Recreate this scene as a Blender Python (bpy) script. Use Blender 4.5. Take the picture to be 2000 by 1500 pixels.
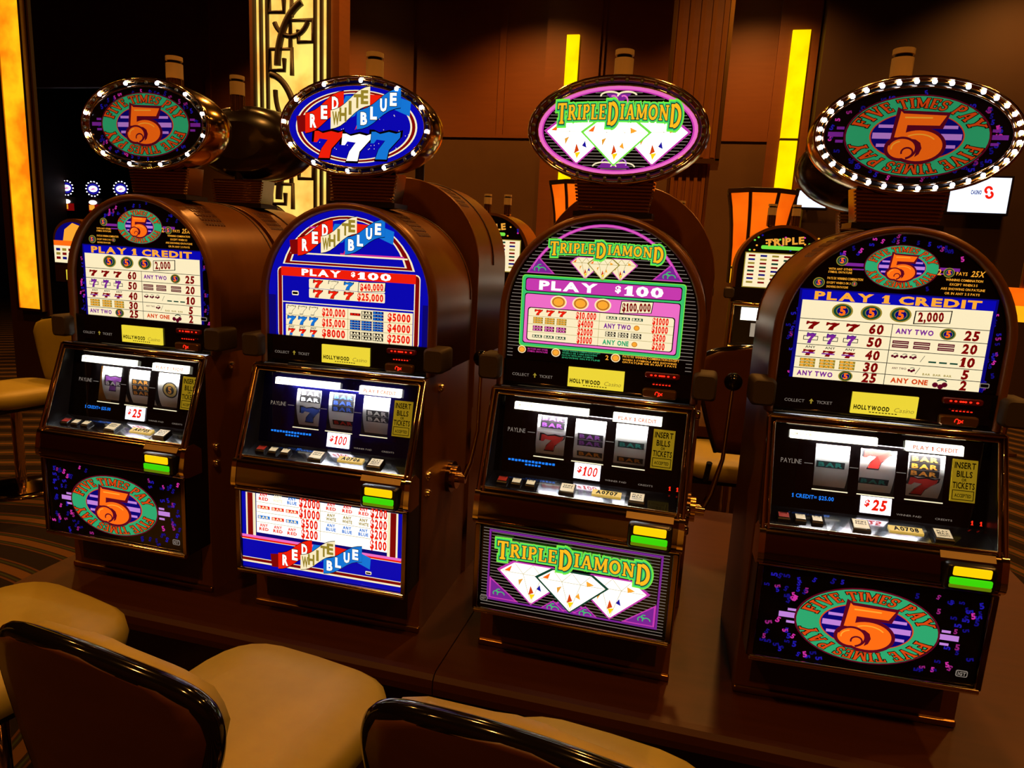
import bpy, math, random
from mathutils import Matrix, Vector
random.seed(7)
PI = math.pi
scene = bpy.context.scene
col = scene.collection
for o in list(bpy.data.objects): bpy.data.objects.remove(o)
# ------------------------------------------------------------------ camera
EYE = 1.603                                   # eye height above the floor
F, YAW, PITCH, ROLL = 1373.6, 0.248176, 0.192337, 0.053779
CAM = Vector((1.55396, -1.66839, EYE))
def cam_rows():
    cy, sy, cp, sp, cr, sr = math.cos(YAW), math.sin(YAW), math.cos(PITCH), math.sin(PITCH), math.cos(ROLL), math.sin(ROLL)
    A = Matrix(((cy, sy, 0), (0, 0, -1), (-sy, cy, 0)))
    B = Matrix(((1, 0, 0), (0, cp, -sp), (0, sp, cp)))
    C = Matrix(((cr, -sr, 0), (sr, cr, 0), (0, 0, 1)))
    return C @ B @ A                          # world -> (right, down, forward)
RW = cam_rows()
def at(px, py, y=None, z=None):               # a pixel's direction met with a depth plane or a height (z above the floor)
    d = RW.transposed() @ Vector(((px - 1000) / F, (py - 749) / F, 1))
    k = (y - CAM.y) / d.y if y is not None else (z - CAM.z) / d.z
    return CAM + d * k
cd = bpy.data.cameras.new('camera'); cam = bpy.data.objects.new('camera', cd); col.objects.link(cam)
cd.sensor_width = 36; cd.lens = F / 2000 * 36; cd.shift_y = (749 - 750) / 2000 * -1; cd.clip_end = 200; cd.clip_start = .01
M3 = Matrix((RW[0], -RW[1], -RW[2])).transposed()
cam.matrix_world = Matrix.Translation(CAM) @ M3.to_4x4()
scene.camera = cam
# ------------------------------------------------------------------ world, exposure
w = bpy.data.worlds.new('room_air'); scene.world = w; w.use_nodes = True
w.node_tree.nodes['Background'].inputs[0].default_value = (1, .5, .18, 1)
w.node_tree.nodes['Background'].inputs[1].default_value = .012
scene.view_settings.view_transform = 'Standard'; scene.view_settings.look = 'None'
scene.view_settings.gamma = 1; scene.view_settings.exposure = 0; scene.view_settings.use_curve_mapping = False
CEIL = 5.6
ADDED_LAMPS = [(x, y) for y in (-2.6, .9, 4.4, 7.6) for x in (-4.2, -1.0, 2.0, 5.0)]  # ceiling lamps added to light the room, none of them in view
DOWN_W = 60.0
for x, y in ADDED_LAMPS:
    ld = bpy.data.lights.new('added_room_lamp', 'SPOT'); ld.energy = DOWN_W * 12 * (.32 if y < 3 else .8); ld.color = (1, .41, .075)
    ld.spot_size = math.radians(125); ld.spot_blend = .8; ld.shadow_soft_size = .09
    lo = bpy.data.objects.new('added_room_lamp', ld); col.objects.link(lo); lo.location = (x, y, CEIL - .06)
# ------------------------------------------------------------------ materials
def srgb(r, g, b):
    f = lambda c: (c / 255 / 12.92) if c / 255 <= .04045 else ((c / 255 + .055) / 1.055) ** 2.4
    return (f(r), f(g), f(b))
MATS = {}
def mat(name, color, rough=.5, metal=0., spec=.5, noise=None, coat=0., bump=0.):
    if name in MATS: return MATS[name]
    m = bpy.data.materials.new(name); m.use_nodes = True; nt = m.node_tree; p = nt.nodes['Principled BSDF']
    p.inputs['Base Color'].default_value = (*color, 1); p.inputs['Roughness'].default_value = rough
    p.inputs['Metallic'].default_value = metal; p.inputs['Specular IOR Level'].default_value = spec
    p.inputs['Coat Weight'].default_value = coat; p.inputs['Coat Roughness'].default_value = .05
    if noise:                                 # (scale vector, colour 2, detail): fine grain of the surface itself
        tc = nt.nodes.new('ShaderNodeTexCoord'); mp = nt.nodes.new('ShaderNodeMapping'); mp.inputs['Scale'].default_value = noise[0]
        n = nt.nodes.new('ShaderNodeTexNoise'); n.inputs['Detail'].default_value = noise[2]; n.inputs['Scale'].default_value = 1
        r = nt.nodes.new('ShaderNodeMix'); r.data_type = 'RGBA'; r.inputs[6].default_value = (*color, 1); r.inputs[7].default_value = (*noise[1], 1)
        nt.links.new(tc.outputs['Object'], mp.inputs[0]); nt.links.new(mp.outputs[0], n.inputs['Vector'])
        nt.links.new(n.outputs['Fac'], r.inputs[0]); nt.links.new(r.outputs[2], p.inputs['Base Color'])
        if bump:
            b = nt.nodes.new('ShaderNodeBump'); b.inputs['Strength'].default_value = bump; b.inputs['Distance'].default_value = .002
            nt.links.new(n.outputs['Fac'], b.inputs['Height']); nt.links.new(b.outputs[0], p.inputs['Normal'])
    MATS[name] = m; return m
def glow(name, rgb, strength=1., sample=False, mottled=None):
    if name in MATS: return MATS[name]
    m = bpy.data.materials.new(name); m.use_nodes = True; nt = m.node_tree; p = nt.nodes['Principled BSDF']
    c = srgb(*rgb); p.inputs['Base Color'].default_value = (c[0] * .3, c[1] * .3, c[2] * .3, 1); p.inputs['Roughness'].default_value = .3
    p.inputs['Specular IOR Level'].default_value = .15
    p.inputs['Emission Color'].default_value = (*c, 1); p.inputs['Emission Strength'].default_value = strength
    if mottled:                               # veined translucent panel
        tc = nt.nodes.new('ShaderNodeTexCoord'); n = nt.nodes.new('ShaderNodeTexNoise'); n.inputs['Scale'].default_value = mottled[1]; n.inputs['Detail'].default_value = 6
        r = nt.nodes.new('ShaderNodeValToRGB'); r.color_ramp.elements[0].position = .36; r.color_ramp.elements[1].position = .62
        r.color_ramp.elements[0].color = (*srgb(*mottled[0]), 1); r.color_ramp.elements[1].color = (*c, 1)
        nt.links.new(tc.outputs['Object'], n.inputs['Vector']); nt.links.new(n.outputs['Fac'], r.inputs[0]); nt.links.new(r.outputs[0], p.inputs['Emission Color'])
    if not sample: m.cycles.emission_sampling = 'NONE'
    MATS[name] = m; return m
BROWN = mat('bronze_brown_lacquer', (.20, .068, .006), .34, .25, .45, ((60, 60, 4), (.155, .052, .004), 4))
BLACK = mat('black_plastic', (.006, .004, .003), .28)
GLOSS = mat('black_gloss_panel', (.004, .003, .003), .07)
CHROME = mat('warm_chrome', (.82, .62, .40), .09, 1.)
DCHROME = mat('smoked_chrome', (.22, .13, .055), .12, 1.)
SLATM = mat('ridged_bronze', (.50, .33, .15), .22, 1.)
EARM = mat('grey_brown_grille_cloth', (.055, .035, .018), .6, 0, .3, ((500, 500, 500), (.03, .02, .01), 2))
WOOD = mat('counter_wood', (.062, .016, .0025), .42, 0, .22, ((3, 40, 40), (.036, .009, .0015), 5))
DWOOD = mat('dark_wood', (.035, .009, .002), .4, 0, .5, ((4, 4, 30), (.03, .008, .002), 4))
PANEL = mat('wall_wood_panel', (.17, .050, .010), .45, 0, .4, ((2, 2, 25), (.12, .034, .006), 4))
PANELD = mat('wall_olive_panel', (.085, .038, .010), .6, 0, .3, ((5, 5, 5), (.07, .03, .008), 3))
WALLD = mat('wall_dark_paint', (.030, .010, .003), .7, 0, .3, ((5, 5, 5), (.024, .008, .002), 3))
BRASS = mat('aged_brass', (.42, .22, .06), .28, 1.)
TAN = mat('tan_leather', (.30, .225, .02), .5, 0, .4, ((30, 30, 30), (.25, .185, .016), 4), bump=.2)
CHBACK = mat('brown_chair_shell', (.085, .025, .008), .35, 0, .5, ((6, 6, 30), (.06, .017, .005), 4))
IRON = mat('black_iron', (.02, .008, .003), .5)
REELW = mat('reel_white', (.85, .82, .74), .45)
GOLD = mat('gold_chrome', (.75, .46, .13), .14, 1.)
KNOB = mat('black_ball', (.004, .004, .006), .06, 0, .6)
PLASTW = mat('button_white', (.75, .70, .58), .3)
# ------------------------------------------------------------------ mesh builders
class MB:
    def __init__(s): s.v = []; s.f = []; s.fm = []; s.mats = []; s.sm = []
    def mi(s, m):
        if m not in s.mats: s.mats.append(m)
        return s.mats.index(m)
    def add(s, vs, fs, m, smooth=False):
        b = len(s.v); i = s.mi(m); s.v += [tuple(v) for v in vs]
        for f in fs: s.f.append([b + k for k in f]); s.fm.append(i); s.sm.append(smooth)
        return s
    def box(s, x0, x1, y0, y1, z0, z1, m, M=None):
        vs = [Vector((x, y, z)) for z in (z0, z1) for y in (y0, y1) for x in (x0, x1)]
        if M: vs = [M @ v for v in vs]
        return s.add(vs, [(0, 2, 3, 1), (4, 5, 7, 6), (0, 1, 5, 4), (1, 3, 7, 5), (3, 2, 6, 7), (2, 0, 4, 6)], m)
    def rbox(s, x0, x1, y0, y1, z0, z1, r, m, seg=3):           # box with rounded edges seen from the front (x-z outline), bevelled front
        o = rrect(x0, x1, z0, z1, r, seg); n = len(o); e = min(r * .5, (y1 - y0) * .4)
        cx, cz = (x0 + x1) / 2, (z0 + z1) / 2; kx = 1 - e / ((x1 - x0) / 2); kz = 1 - e / ((z1 - z0) / 2)
        ins = [(cx + (x - cx) * kx, cz + (z - cz) * kz) for x, z in o]
        vs = [(x, y0, z) for x, z in ins] + [(x, y0 + e, z) for x, z in o] + [(x, y1, z) for x, z in o]
        fs = [list(range(n)), [2 * n + k for k in reversed(range(n))]]
        s.add(vs, fs, m)
        return s.add(vs, [(a * n + k, (a + 1) * n + k, (a + 1) * n + (k + 1) % n, a * n + (k + 1) % n) for a in (0, 1) for k in range(n)], m, True)
    def extrude(s, prof, a0, a1, m, axis='x', smooth=False):      # closed profile extruded along an axis
        n = len(prof)
        P = (lambda u, v, a: (a, u, v)) if axis == 'x' else ((lambda u, v, a: (u, a, v)) if axis == 'y' else (lambda u, v, a: (u, v, a)))
        vs = [P(u, v, a0) for u, v in prof] + [P(u, v, a1) for u, v in prof]
        s.add(vs, [list(range(n)), list(reversed(range(n, 2 * n)))], m)
        return s.add(vs, [(k, (k + 1) % n, n + (k + 1) % n, n + k) for k in range(n)], m, smooth)
    def tube(s, pts, r, m, n=8, closed=False):
        pts = [Vector(p) for p in pts]; N = len(pts); rings = []
        rr = r if isinstance(r, (list, tuple)) else [r] * N
        up = None
        for i, p in enumerate(pts):
            t = (pts[(i + 1) % N] - pts[i - 1]) if (closed or 0 < i < N - 1) else (pts[1] - pts[0] if i == 0 else pts[-1] - pts[-2])
            t.normalize()
            if up is None: up = t.orthogonal().normalized()
            up = (up - t * up.dot(t)).normalized(); b = t.cross(up)
            rings.append([p + (up * math.cos(2 * PI * k / n) + b * math.sin(2 * PI * k / n)) * rr[i] for k in range(n)])
        vs = [v for g in rings for v in g]; fs = []
        for i in range(N if closed else N - 1):
            j = (i + 1) % N
            fs += [(i * n + k, i * n + (k + 1) % n, j * n + (k + 1) % n, j * n + k) for k in range(n)]
        s.add(vs, fs, m, True)
        if not closed: s.add(vs, [list(reversed(range(n))), list(range((N - 1) * n, N * n))], m)
        return s
    def loft(s, rings, m, cap0=True, cap1=True, smooth=True):
        n = len(rings[0]); vs = [v for g in rings for v in g]
        s.add(vs, [(i * n + k, i * n + (k + 1) % n, (i + 1) * n + (k + 1) % n, (i + 1) * n + k) for i in range(len(rings) - 1) for k in range(n)], m, smooth)
        caps = []
        if cap0: caps.append(list(reversed(range(n))))
        if cap1: caps.append(list(range((len(rings) - 1) * n, len(rings) * n)))
        return s.add(vs, caps, m) if caps else s
    def ball(s, c, r, m, nu=10, nv=6, sc=(1, 1, 1)):
        rings = []
        for j in range(1, nv):
            a = PI * j / nv; rings.append([(c[0] + r * sc[0] * math.sin(a) * math.cos(2 * PI * k / nu), c[1] + r * sc[1] * math.sin(a) * math.sin(2 * PI * k / nu), c[2] + r * sc[2] * math.cos(a)) for k in range(nu)])
        return s.loft(rings, m)
    def build(s, name, parent=None, dz=0., M=None):
        me = bpy.data.meshes.new(name)
        vs = [Vector(v) for v in s.v]
        if M: vs = [M @ v for v in vs]
        me.from_pydata([(v.x, v.y, v.z + dz) for v in vs], [], s.f)
        for m in s.mats: me.materials.append(m)
        me.polygons.foreach_set('material_index', s.fm); me.polygons.foreach_set('use_smooth', s.sm); me.update()
        o = bpy.data.objects.new(name, me); col.objects.link(o)
        if parent: o.parent = parent
        return o
def rrect(x0, x1, z0, z1, r, seg=3):
    o = []
    for cx, cz, a in ((x1 - r, z1 - r, 0), (x0 + r, z1 - r, 90), (x0 + r, z0 + r, 180), (x1 - r, z0 + r, 270)):
        o += [(cx + r * math.cos(math.radians(a + 90 * k / seg)), cz + r * math.sin(math.radians(a + 90 * k / seg))) for k in range(seg + 1)]
    return o
def tag(o, label, cat, group=None, kind=None):
    o['label'] = label; o['category'] = cat
    if group: o['group'] = group
    if kind: o['kind'] = kind
    return o
def struct(o): o['kind'] = 'structure'; return o
def empty(name, loc, rz=0.):
    o = bpy.data.objects.new(name, None); col.objects.link(o); o.location = loc; o.rotation_euler = (0, 0, rz); o.empty_display_size = .1; return o
def copy_tree(o, parent=None):
    c = o.copy(); col.objects.link(c); c.parent = parent
    for ch in list(o.children): copy_tree(ch, c)
    return c
# ------------------------------------------------------------------ flat print: lettering and artwork laid out in x-z, one thin layer over another
GLY = {}
def load_glyphs():
    chars = sorted(set('ABCDEFGHIJKLMNOPQRSTUVWXYZ0123456789$,.=-/&abcdefghijklmnopqrstuvwxyz'))
    made = []
    for off in (0., .02, .045):
        for ch in chars:
            cu = bpy.data.curves.new('g', 'FONT'); cu.body = ch; cu.offset = off; cu.resolution_u = 2; cu.fill_mode = 'FRONT'
            ob = bpy.data.objects.new('g', cu); col.objects.link(ob); made.append((ch, off, ob, cu))
    dg = bpy.context.evaluated_depsgraph_get(); dg.update()
    for ch, off, ob, cu in made:
        me = ob.evaluated_get(dg).to_mesh(); GLY[ch, off] = ([(v.co.x, v.co.y) for v in me.vertices], [list(p.vertices) for p in me.polygons])
        ob.evaluated_get(dg).to_mesh_clear()
    for ch, off, ob, cu in made: bpy.data.objects.remove(ob); bpy.data.curves.remove(cu)
    capz = max(y for x, y in GLY['H', 0.][0])
    for k, (v, f) in list(GLY.items()): GLY[k] = ([(x / capz, y / capz) for x, y in v], f)
load_glyphs()
for off in (0., .02, .045):
    q = off * 1.2; GLY['1', off] = ([(0, .70), (.22, 1 + q), (.46 + q, 1 + q), (.46 + q, .08), (.62, .08), (.62, -q), (.04, -q), (.04, .08), (.22 - q, .08), (.22 - q, .72), (.05, .62)], [list(range(11))])
# slab-serif capitals drawn from strokes: ('s', x0,y0,x1,y1,t) bar, ('a', cx,cy,rx,ry,deg0,deg1,t) arc
def _sf(x, y, wd=.17): return ('s', x - wd, y, x + wd, y, .11)
SER = {
 'F': (.66, [('s', .18, 0, .18, 1, .2), ('s', .06, .945, .64, .945, .11), ('s', .18, .5, .5, .5, .11), ('s', .6, .99, .6, .72, .09), _sf(.18, .055), ('s', .47, .62, .47, .38, .08)]),
 'I': (.4, [('s', .2, 0, .2, 1, .2), _sf(.2, .055), _sf(.2, .945)]),
 'V': (.84, [('s', .17, .95, .43, .02, .2), ('s', .68, .95, .43, .02, .13), _sf(.17, .945, .15), _sf(.68, .945, .13)]),
 'E': (.68, [('s', .18, 0, .18, 1, .2), ('s', .06, .945, .62, .945, .11), ('s', .18, .5, .48, .5, .11), ('s', .06, .055, .64, .055, .11), ('s', .58, .99, .58, .74, .09), ('s', .6, .01, .6, .27, .09), ('s', .46, .6, .46, .4, .08)]),
 'T': (.74, [('s', .37, 0, .37, 1, .2), ('s', .04, .945, .7, .945, .11), ('s', .08, .99, .08, .72, .09), ('s', .66, .99, .66, .72, .09), _sf(.37, .055)]),
 'M': (1.0, [('s', .16, 0, .16, 1, .13), ('s', .84, 0, .84, 1, .2), ('s', .18, .97, .5, .12, .18), ('s', .82, .97, .5, .12, .12), _sf(.16, .055, .13), _sf(.84, .055, .15), ('s', .04, .945, .22, .945, .11), ('s', .78, .945, .98, .945, .11)]),
 'S': (.62, [('a', .31, .73, .2, .2, 20, 270, .15), ('a', .31, .28, .22, .22, -150, 90, .16), ('s', .52, .95, .52, .68, .09), ('s', .09, .05, .09, .32, .09)]),
 'P': (.68, [('s', .18, 0, .18, 1, .2), ('a', .36, .73, .2, .22, -90, 90, .17), ('s', .06, .945, .38, .945, .11), ('s', .18, .51, .38, .51, .11), _sf(.18, .055)]),
 'A': (.86, [('s', .16, .02, .42, .98, .13), ('s', .7, .02, .44, .98, .2), ('s', .26, .33, .6, .33, .1), _sf(.15, .055, .13), _sf(.71, .055, .15)]),
 'Y': (.8, [('s', .4, 0, .4, .5, .2), ('s', .14, .95, .4, .45, .19), ('s', .66, .95, .4, .45, .13), _sf(.4, .055), _sf(.15, .945, .14), _sf(.66, .945, .12)]),
 'R': (.78, [('s', .18, 0, .18, 1, .2), ('a', .36, .74, .2, .21, -90, 90, .17), ('s', .06, .945, .38, .945, .11), ('s', .18, .53, .38, .53, .11), ('s', .36, .53, .66, .04, .19), _sf(.18, .055), ('s', .58, .055, .78, .055, .11)]),
 'L': (.64, [('s', .18, 0, .18, 1, .2), ('s', .06, .055, .6, .055, .11), ('s', .57, .01, .57, .3, .1), _sf(.18, .945)]),
 'D': (.82, [('s', .18, 0, .18, 1, .2), ('a', .32, .5, .36, .445, -90, 90, .2), ('s', .06, .945, .34, .945, .11), ('s', .06, .055, .34, .055, .11)]),
 'O': (.84, [('a', .42, .5, .31, .42, 0, 360, .19)]),
 'N': (.88, [('s', .18, 0, .18, 1, .13), ('s', .72, 0, .72, 1, .13), ('s', .18, .95, .72, .05, .2), _sf(.18, .055, .14), _sf(.72, .945, .14), ('s', .04, .945, .2, .945, .11)]),
}
class Art:
    LY = .0005
    def __init__(s): s.b = MB()
    def raw(s, pts, faces, m, l): s.b.add([(x, -l, z) for x, z in pts], faces, m)
    def poly(s, pts, m, l): s.raw(pts, [list(range(len(pts)))], m, l)
    def rect(s, x0, x1, z0, z1, m, l, r=0): s.poly(rrect(x0, x1, z0, z1, r) if r else [(x0, z0), (x1, z0), (x1, z1), (x0, z1)], m, l)
    def ell(s, cx, cz, a, b, m, l, n=48): s.poly([(cx + a * math.cos(2 * PI * k / n), cz + b * math.sin(2 * PI * k / n)) for k in range(n)], m, l)
    def arc(s, cx, cz, rx, rz, a0, a1, t, m, l, n=24, W=None):
        P = []
        for k in range(n + 1):
            a = math.radians(a0 + (a1 - a0) * k / n); c, q = math.cos(a), math.sin(a)
            P += [(cx + (rx - t / 2) * c, cz + (rz - t / 2) * q), (cx + (rx + t / 2) * c, cz + (rz + t / 2) * q)]
        if W: P = [W(x, z) for x, z in P]
        s.raw(P, [(2 * k, 2 * k + 1, 2 * k + 3, 2 * k + 2) for k in range(n)], m, l)
    def bar(s, x0, z0, x1, z1, t, m, l, W=None, e=0., n=1):
        d = math.hypot(x1 - x0, z1 - z0) or 1e-6; ux, uz = (x1 - x0) / d, (z1 - z0) / d; hx, hz = -uz * t / 2, ux * t / 2
        x0, z0, x1, z1 = x0 - ux * e, z0 - uz * e, x1 + ux * e, z1 + uz * e
        P = []
        for k in range(n + 1):
            f = k / n; X, Z = x0 + (x1 - x0) * f, z0 + (z1 - z0) * f; P += [(X + hx, Z + hz), (X - hx, Z - hz)]
        if W: P = [W(x, z) for x, z in P]
        s.raw(P, [(2 * k, 2 * k + 1, 2 * k + 3, 2 * k + 2) for k in range(n)], m, l)
    def line(s, pts, t, m, l, closed=False):
        q = list(pts) + ([pts[0]] if closed else [])
        for a, b in zip(q, q[1:]): s.bar(*a, *b, t, m, l, e=t / 2)
    def text(s, st, x, z, h, m, l, width=None, align='C', off=.02, slant=0., rot=0., gap=.12, W=None):
        adv = 0.; lay = []
        for ch in st:
            if ch == ' ': adv += .45; continue
            v, f = GLY.get((ch, off), GLY['H', off]); x0 = min(p[0] for p in v); x1 = max(p[0] for p in v)
            lay.append((v, f, adv - x0)); adv += x1 - x0 + gap
        tot = max(adv - gap, 1e-6); sx = (width / tot) if width else h
        ox = {'C': -tot / 2, 'L': 0, 'R': -tot}[align]; c, q = math.cos(rot), math.sin(rot)
        for v, f, a in lay:
            P = []
            for px, pz in v:
                X, Z = (px + a + ox) * sx + slant * pz * h, (pz - .5) * h
                P.append(W(X, Z) if W else (x + X * c - Z * q, z + X * q + Z * c))
            s.raw(P, f, m, l)
    def serif(s, st, h, m, l, grow=0., W=None, sx=1., tall=None, gap=.08):
        """slab capitals; W maps (run, height) to the sheet; returns the run length. tall: {index: (scale, drop)}"""
        run = 0.
        for i, ch in enumerate(st):
            if ch == ' ': run += .42 * h * sx; continue
            wd, st_ = SER[ch]; k, drop = (tall or {}).get(i, (1., 0.)); kx = h * sx * (1 + (k - 1) * .55)
            for q in st_:
                f = (lambda X, Z, r0=run, kx=kx, k=k, drop=drop: W(r0 + X * kx, (Z * k - drop) * h))
                if q[0] == 's': s.bar(q[1], q[2], q[3], q[4], q[5] + 2 * grow, m, l, W=f, e=grow, n=2)
                else: s.arc(q[1], q[2], q[3], q[4], q[5], q[6], q[7] + 2 * grow, m, l, n=14, W=f)
            run += (wd + gap) * kx
        return run - gap * h * sx
    def build(s, name, parent, y0, tilt=0., zt=0., dz=0., fn=None):
        """lay the sheet in the plane y = y0 + tilt*(z - zt); layers step towards the viewer"""
        s.b.v = [fn(x, l, z) if fn else (x, y0 + tilt * (z - zt) + l * s.LY, z) for x, l, z in s.b.v]
        return s.b.build(name, parent, dz)
def ink(name, rgb, k=1.): return glow('print_' + name, rgb, k)
I = dict(black=mat('print_black', (.002, .002, .002), .12), cream=ink('cream', (250, 238, 196), .95), white=ink('white', (255, 252, 240), 1.25), hot=ink('hot_white', (255, 255, 250), 2.2),
 red=ink('red', (235, 30, 10), .95), dred=ink('dark_red', (150, 10, 10), .6), maroon=ink('maroon', (110, 10, 40), .6), blue=ink('blue', (10, 8, 190), .8), navy=ink('navy', (12, 6, 130), .7), sky=ink('sky_blue', (20, 120, 220), .9),
 orange=ink('orange', (255, 110, 20), .95), amber=ink('amber', (250, 170, 50), .95), dorange=ink('deep_orange', (225, 75, 20), .8), yellow=ink('yellow', (250, 215, 20), 1.), green=ink('green', (50, 180, 120), .8), dgreen=ink('dark_green', (20, 80, 60), .6), lime=ink('lime', (120, 235, 70), .9), mint=ink('mint', (60, 200, 110), .9),
 purple=ink('purple', (130, 40, 160), .8), lilac=ink('lilac', (190, 130, 220), .95), magenta=ink('magenta', (200, 60, 180), .9), pink=ink('pink', (235, 110, 200), .95), hpink=ink('hot_pink', (215, 50, 170), .8), vio=ink('violet_blue', (40, 30, 200), .55), grey=ink('pale_line', (150, 140, 130), .6), gold=ink('gold', (235, 165, 60), .9), tgold=ink('title_gold', (250, 190, 30), .95), olive=ink('olive', (170, 150, 50), .7), dblue=ink('display_blue', (30, 130, 255), .9), dvio=ink('dim_violet_blue', (28, 20, 150), .5), dpink=ink('dim_pink', (170, 40, 140), .6), led=ink('led_red', (255, 40, 20), 1.6))
LIT = I
DIM = {k: (v if k == 'black' else glow('dimmed_copy_' + v.name, (0, 0, 0))) for k, v in I.items()}
for k, v in I.items():                          # dimmed copies of the lit inks, the lower light set in the material
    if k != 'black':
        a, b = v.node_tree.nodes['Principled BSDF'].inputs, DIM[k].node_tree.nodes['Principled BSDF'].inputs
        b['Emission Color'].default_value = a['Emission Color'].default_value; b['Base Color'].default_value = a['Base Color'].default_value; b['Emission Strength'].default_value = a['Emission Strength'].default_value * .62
def emblem(A, cx, cz, a, b, l, plain=False):
    A.ell(cx, cz, a * 1.03, b * 1.04, I['maroon'], l); A.ell(cx, cz, a, b, I['green'], l + 1); A.ell(cx, cz, a * .665, b * .61, I['dorange'], l + 2); A.ell(cx, cz, a * .645, b * .585, I['navy'], l + 3)
    for dz, t in ((.0, .15), (.24, .08), (-.24, .08)):
        hw = a * .63 * math.sqrt(max(0, 1 - ((abs(dz) + t / 2) / .585) ** 2)); A.rect(cx - hw, cx + hw, cz + (dz - t / 2) * b, cz + (dz + t / 2) * b, I['lilac'], l + 4)
    # lettering that runs clockwise round the ring, twice
    base = .70; N = 400; tab = [(0, 0.)]; th = lambda k: PI - 2 * PI * k / N
    pt = lambda q, r: (cx + a * (r + .035) * math.cos(q), cz + b * r * math.sin(q))
    s_ = 0.; tabs = [0.]
    for k in range(1, N + 1):
        p, q = pt(th(k - 1), .82), pt(th(k), .82); s_ += math.hypot(p[0] - q[0], p[1] - q[1]); tabs.append(s_)
    def theta(u):
        u %= s_; lo, hi = 0, N
        while hi - lo > 1:
            md = (lo + hi) // 2
            if tabs[md] <= u: lo = md
            else: hi = md
        return th(lo + (u - tabs[lo]) / max(tabs[hi] - tabs[lo], 1e-9))
    h = .25 * (a * b) ** .5 * 1.25
    probe = Art(); run = probe.serif('FIVE TIMES PAY', h, I['black'], 0, W=lambda x, z: (x, z)); kx = s_ * .44 / run
    for half in (0, 1):
        u0 = s_ * (.03 + .5 * half)
        W = lambda X, Z: pt(theta(u0 + X * kx), .70 + .25 * Z / h)
        for g, m, ll in ((.06, I['black'], l + 5), (0, I['dorange'], l + 6)): A.serif('FIVE TIMES PAY', h, m, ll, g, W)
    # the numeral
    five(A, cx - .02 * a, cz, a * .40, b * .62, l + 7)
def five(A, cx, cz, hw, hh, l):
    q = lambda x, z: (cx + x * hw, cz + z * hh)
    def shape(e, m, ll):
        A.poly([q(-.62 - e, 1.0 + e * 1.2), q(-.52, .9 + e), q(.98 + e, .84 + e), q(.78 + e, .44 - e), q(-.34 + e, .44 - e), q(-.36 + e, .1), q(-.40 + e, -.06 - e), q(-.74 - e, -.06 - e)], m, ll)
        n = 36; A.poly([q(.12 + (.86 + e) * math.cos(2 * PI * k / n), -.38 + (.62 + e) * math.sin(2 * PI * k / n)) for k in range(n)], m, ll + .2)
        A.ell(cx - .46 * hw, cz - .50 * hh, (.46 + e) * hw, (.40 + e) * hh, m, ll + .4, 28)
    shape(.13, I['maroon'], l); shape(0., I['orange'], l + 1)
    A.arc(cx - .42 * hw, cz - .50 * hh, .50 * hw, .43 * hh, 165, -70, .09 * hh, I['maroon'], l + 2, 28)      # the curl that parts ball and bowl
    A.poly([q(-.20, -.10), q(.02, -.13), q(.20, -.26), q(.27, -.48), (q(.20, -.72)), q(.06, -.84), q(.10, -.60), q(.06, -.38), q(-.04, -.22)], I['maroon'], l + 2.3)
    A.arc(cx - .22 * hw, cz - .66 * hh, .20 * hw, .19 * hh, 200, -60, .07 * hh, I['maroon'], l + 2.3, 16)
    A.rect(cx - .46 * hw, cx + .5 * hw, cz + .71 * hh, cz + .77 * hh, I['amber'], l + 2.6); A.arc(cx + .12 * hw, cz - .38 * hh, .66 * hw, .46 * hh, 35, 125, .05 * hh, I['amber'], l + 2.6); A.arc(cx - .46 * hw, cz - .5 * hh, .33 * hw, .28 * hh, 100, 190, .05 * hh, I['amber'], l + 2.6, 10)
def seven(A, cx, cz, w, h, m, l, edge=None, slant=.12):
    P = [(0, 1), (0, .58), (.12, .58), (.2, .72), (.5, .68), (.3, .35), (.22, 0), (.62, 0), (.66, .35), (1, .8), (1, 1), (.85, .94), (.6, 1), (.3, .92), (.14, 1)]
    def put(k, mm, ll): A.poly([(cx + (x - .5) * w * k + slant * (z - .5) * h, cz + (z - .5) * h * k) for x, z in P], mm, ll)
    if edge: put(1.16, edge, l)
    put(1, m, l + 1)
def coin(A, cx, cz, r, l, kind='5', k=1.):
    A.ell(cx, cz, r, r * .92 * k, I['olive'] if kind == '5' else I['cream'], l, 24); A.ell(cx, cz, r * .84, r * .77 * k, I['dgreen'] if kind == '5' else I['gold'], l + 1, 24)
    if kind == '5': A.ell(cx, cz, r * .6, r * .56 * k, I['olive'], l + 2, 20); A.ell(cx, cz, r * .53, r * .5 * k, I['navy'], l + 3, 20); A.text('5', cx, cz, r * .85, I['orange'], l + 4, off=.045)
    else: A.ell(cx, cz, r * .55, r * .5 * k, I['amber'], l + 2, 20); A.arc(cx, cz, r * .68, r * .62 * k, 0, 360, r * .06, I['dred'], l + 2)
def barsym(A, cx, cz, w, h, l, m, bg=None, n=1, txt=True):
    hh = h / n
    for k in range(n):
        z = cz + h / 2 - hh * (k + .5); A.rect(cx - w / 2, cx + w / 2, z - hh * .44, z + hh * .44, bg or I['black'], l)
        A.text('BAR', cx, z, hh * .58, m, l + 1, width=w * .86, off=.045)
def stars(A, n, seed, region, l, keep, h=.0095):
    R = random.Random(seed); x0, x1, z0, z1 = region; k = 0; tries = 0
    while k < n and tries < 4000:
        tries += 1; x, z = R.uniform(x0, x1), R.uniform(z0, z1)
        if not keep(x, z): continue
        A.text('5', x, z, h * R.uniform(.8, 1.1), [I['vio'], I['dvio'], I['hpink'], I['dvio'], I['vio'], I['dpink'], I['dvio']][k % 7], l, rot=R.choice((0, .3, -1.3, 2.8, 1.6, -.4)), off=.045); k += 1
RIB = dict(r0=[(-.185, .313), (-.146, .318), (-.146, .265), (-.175, .275)], )
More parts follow.
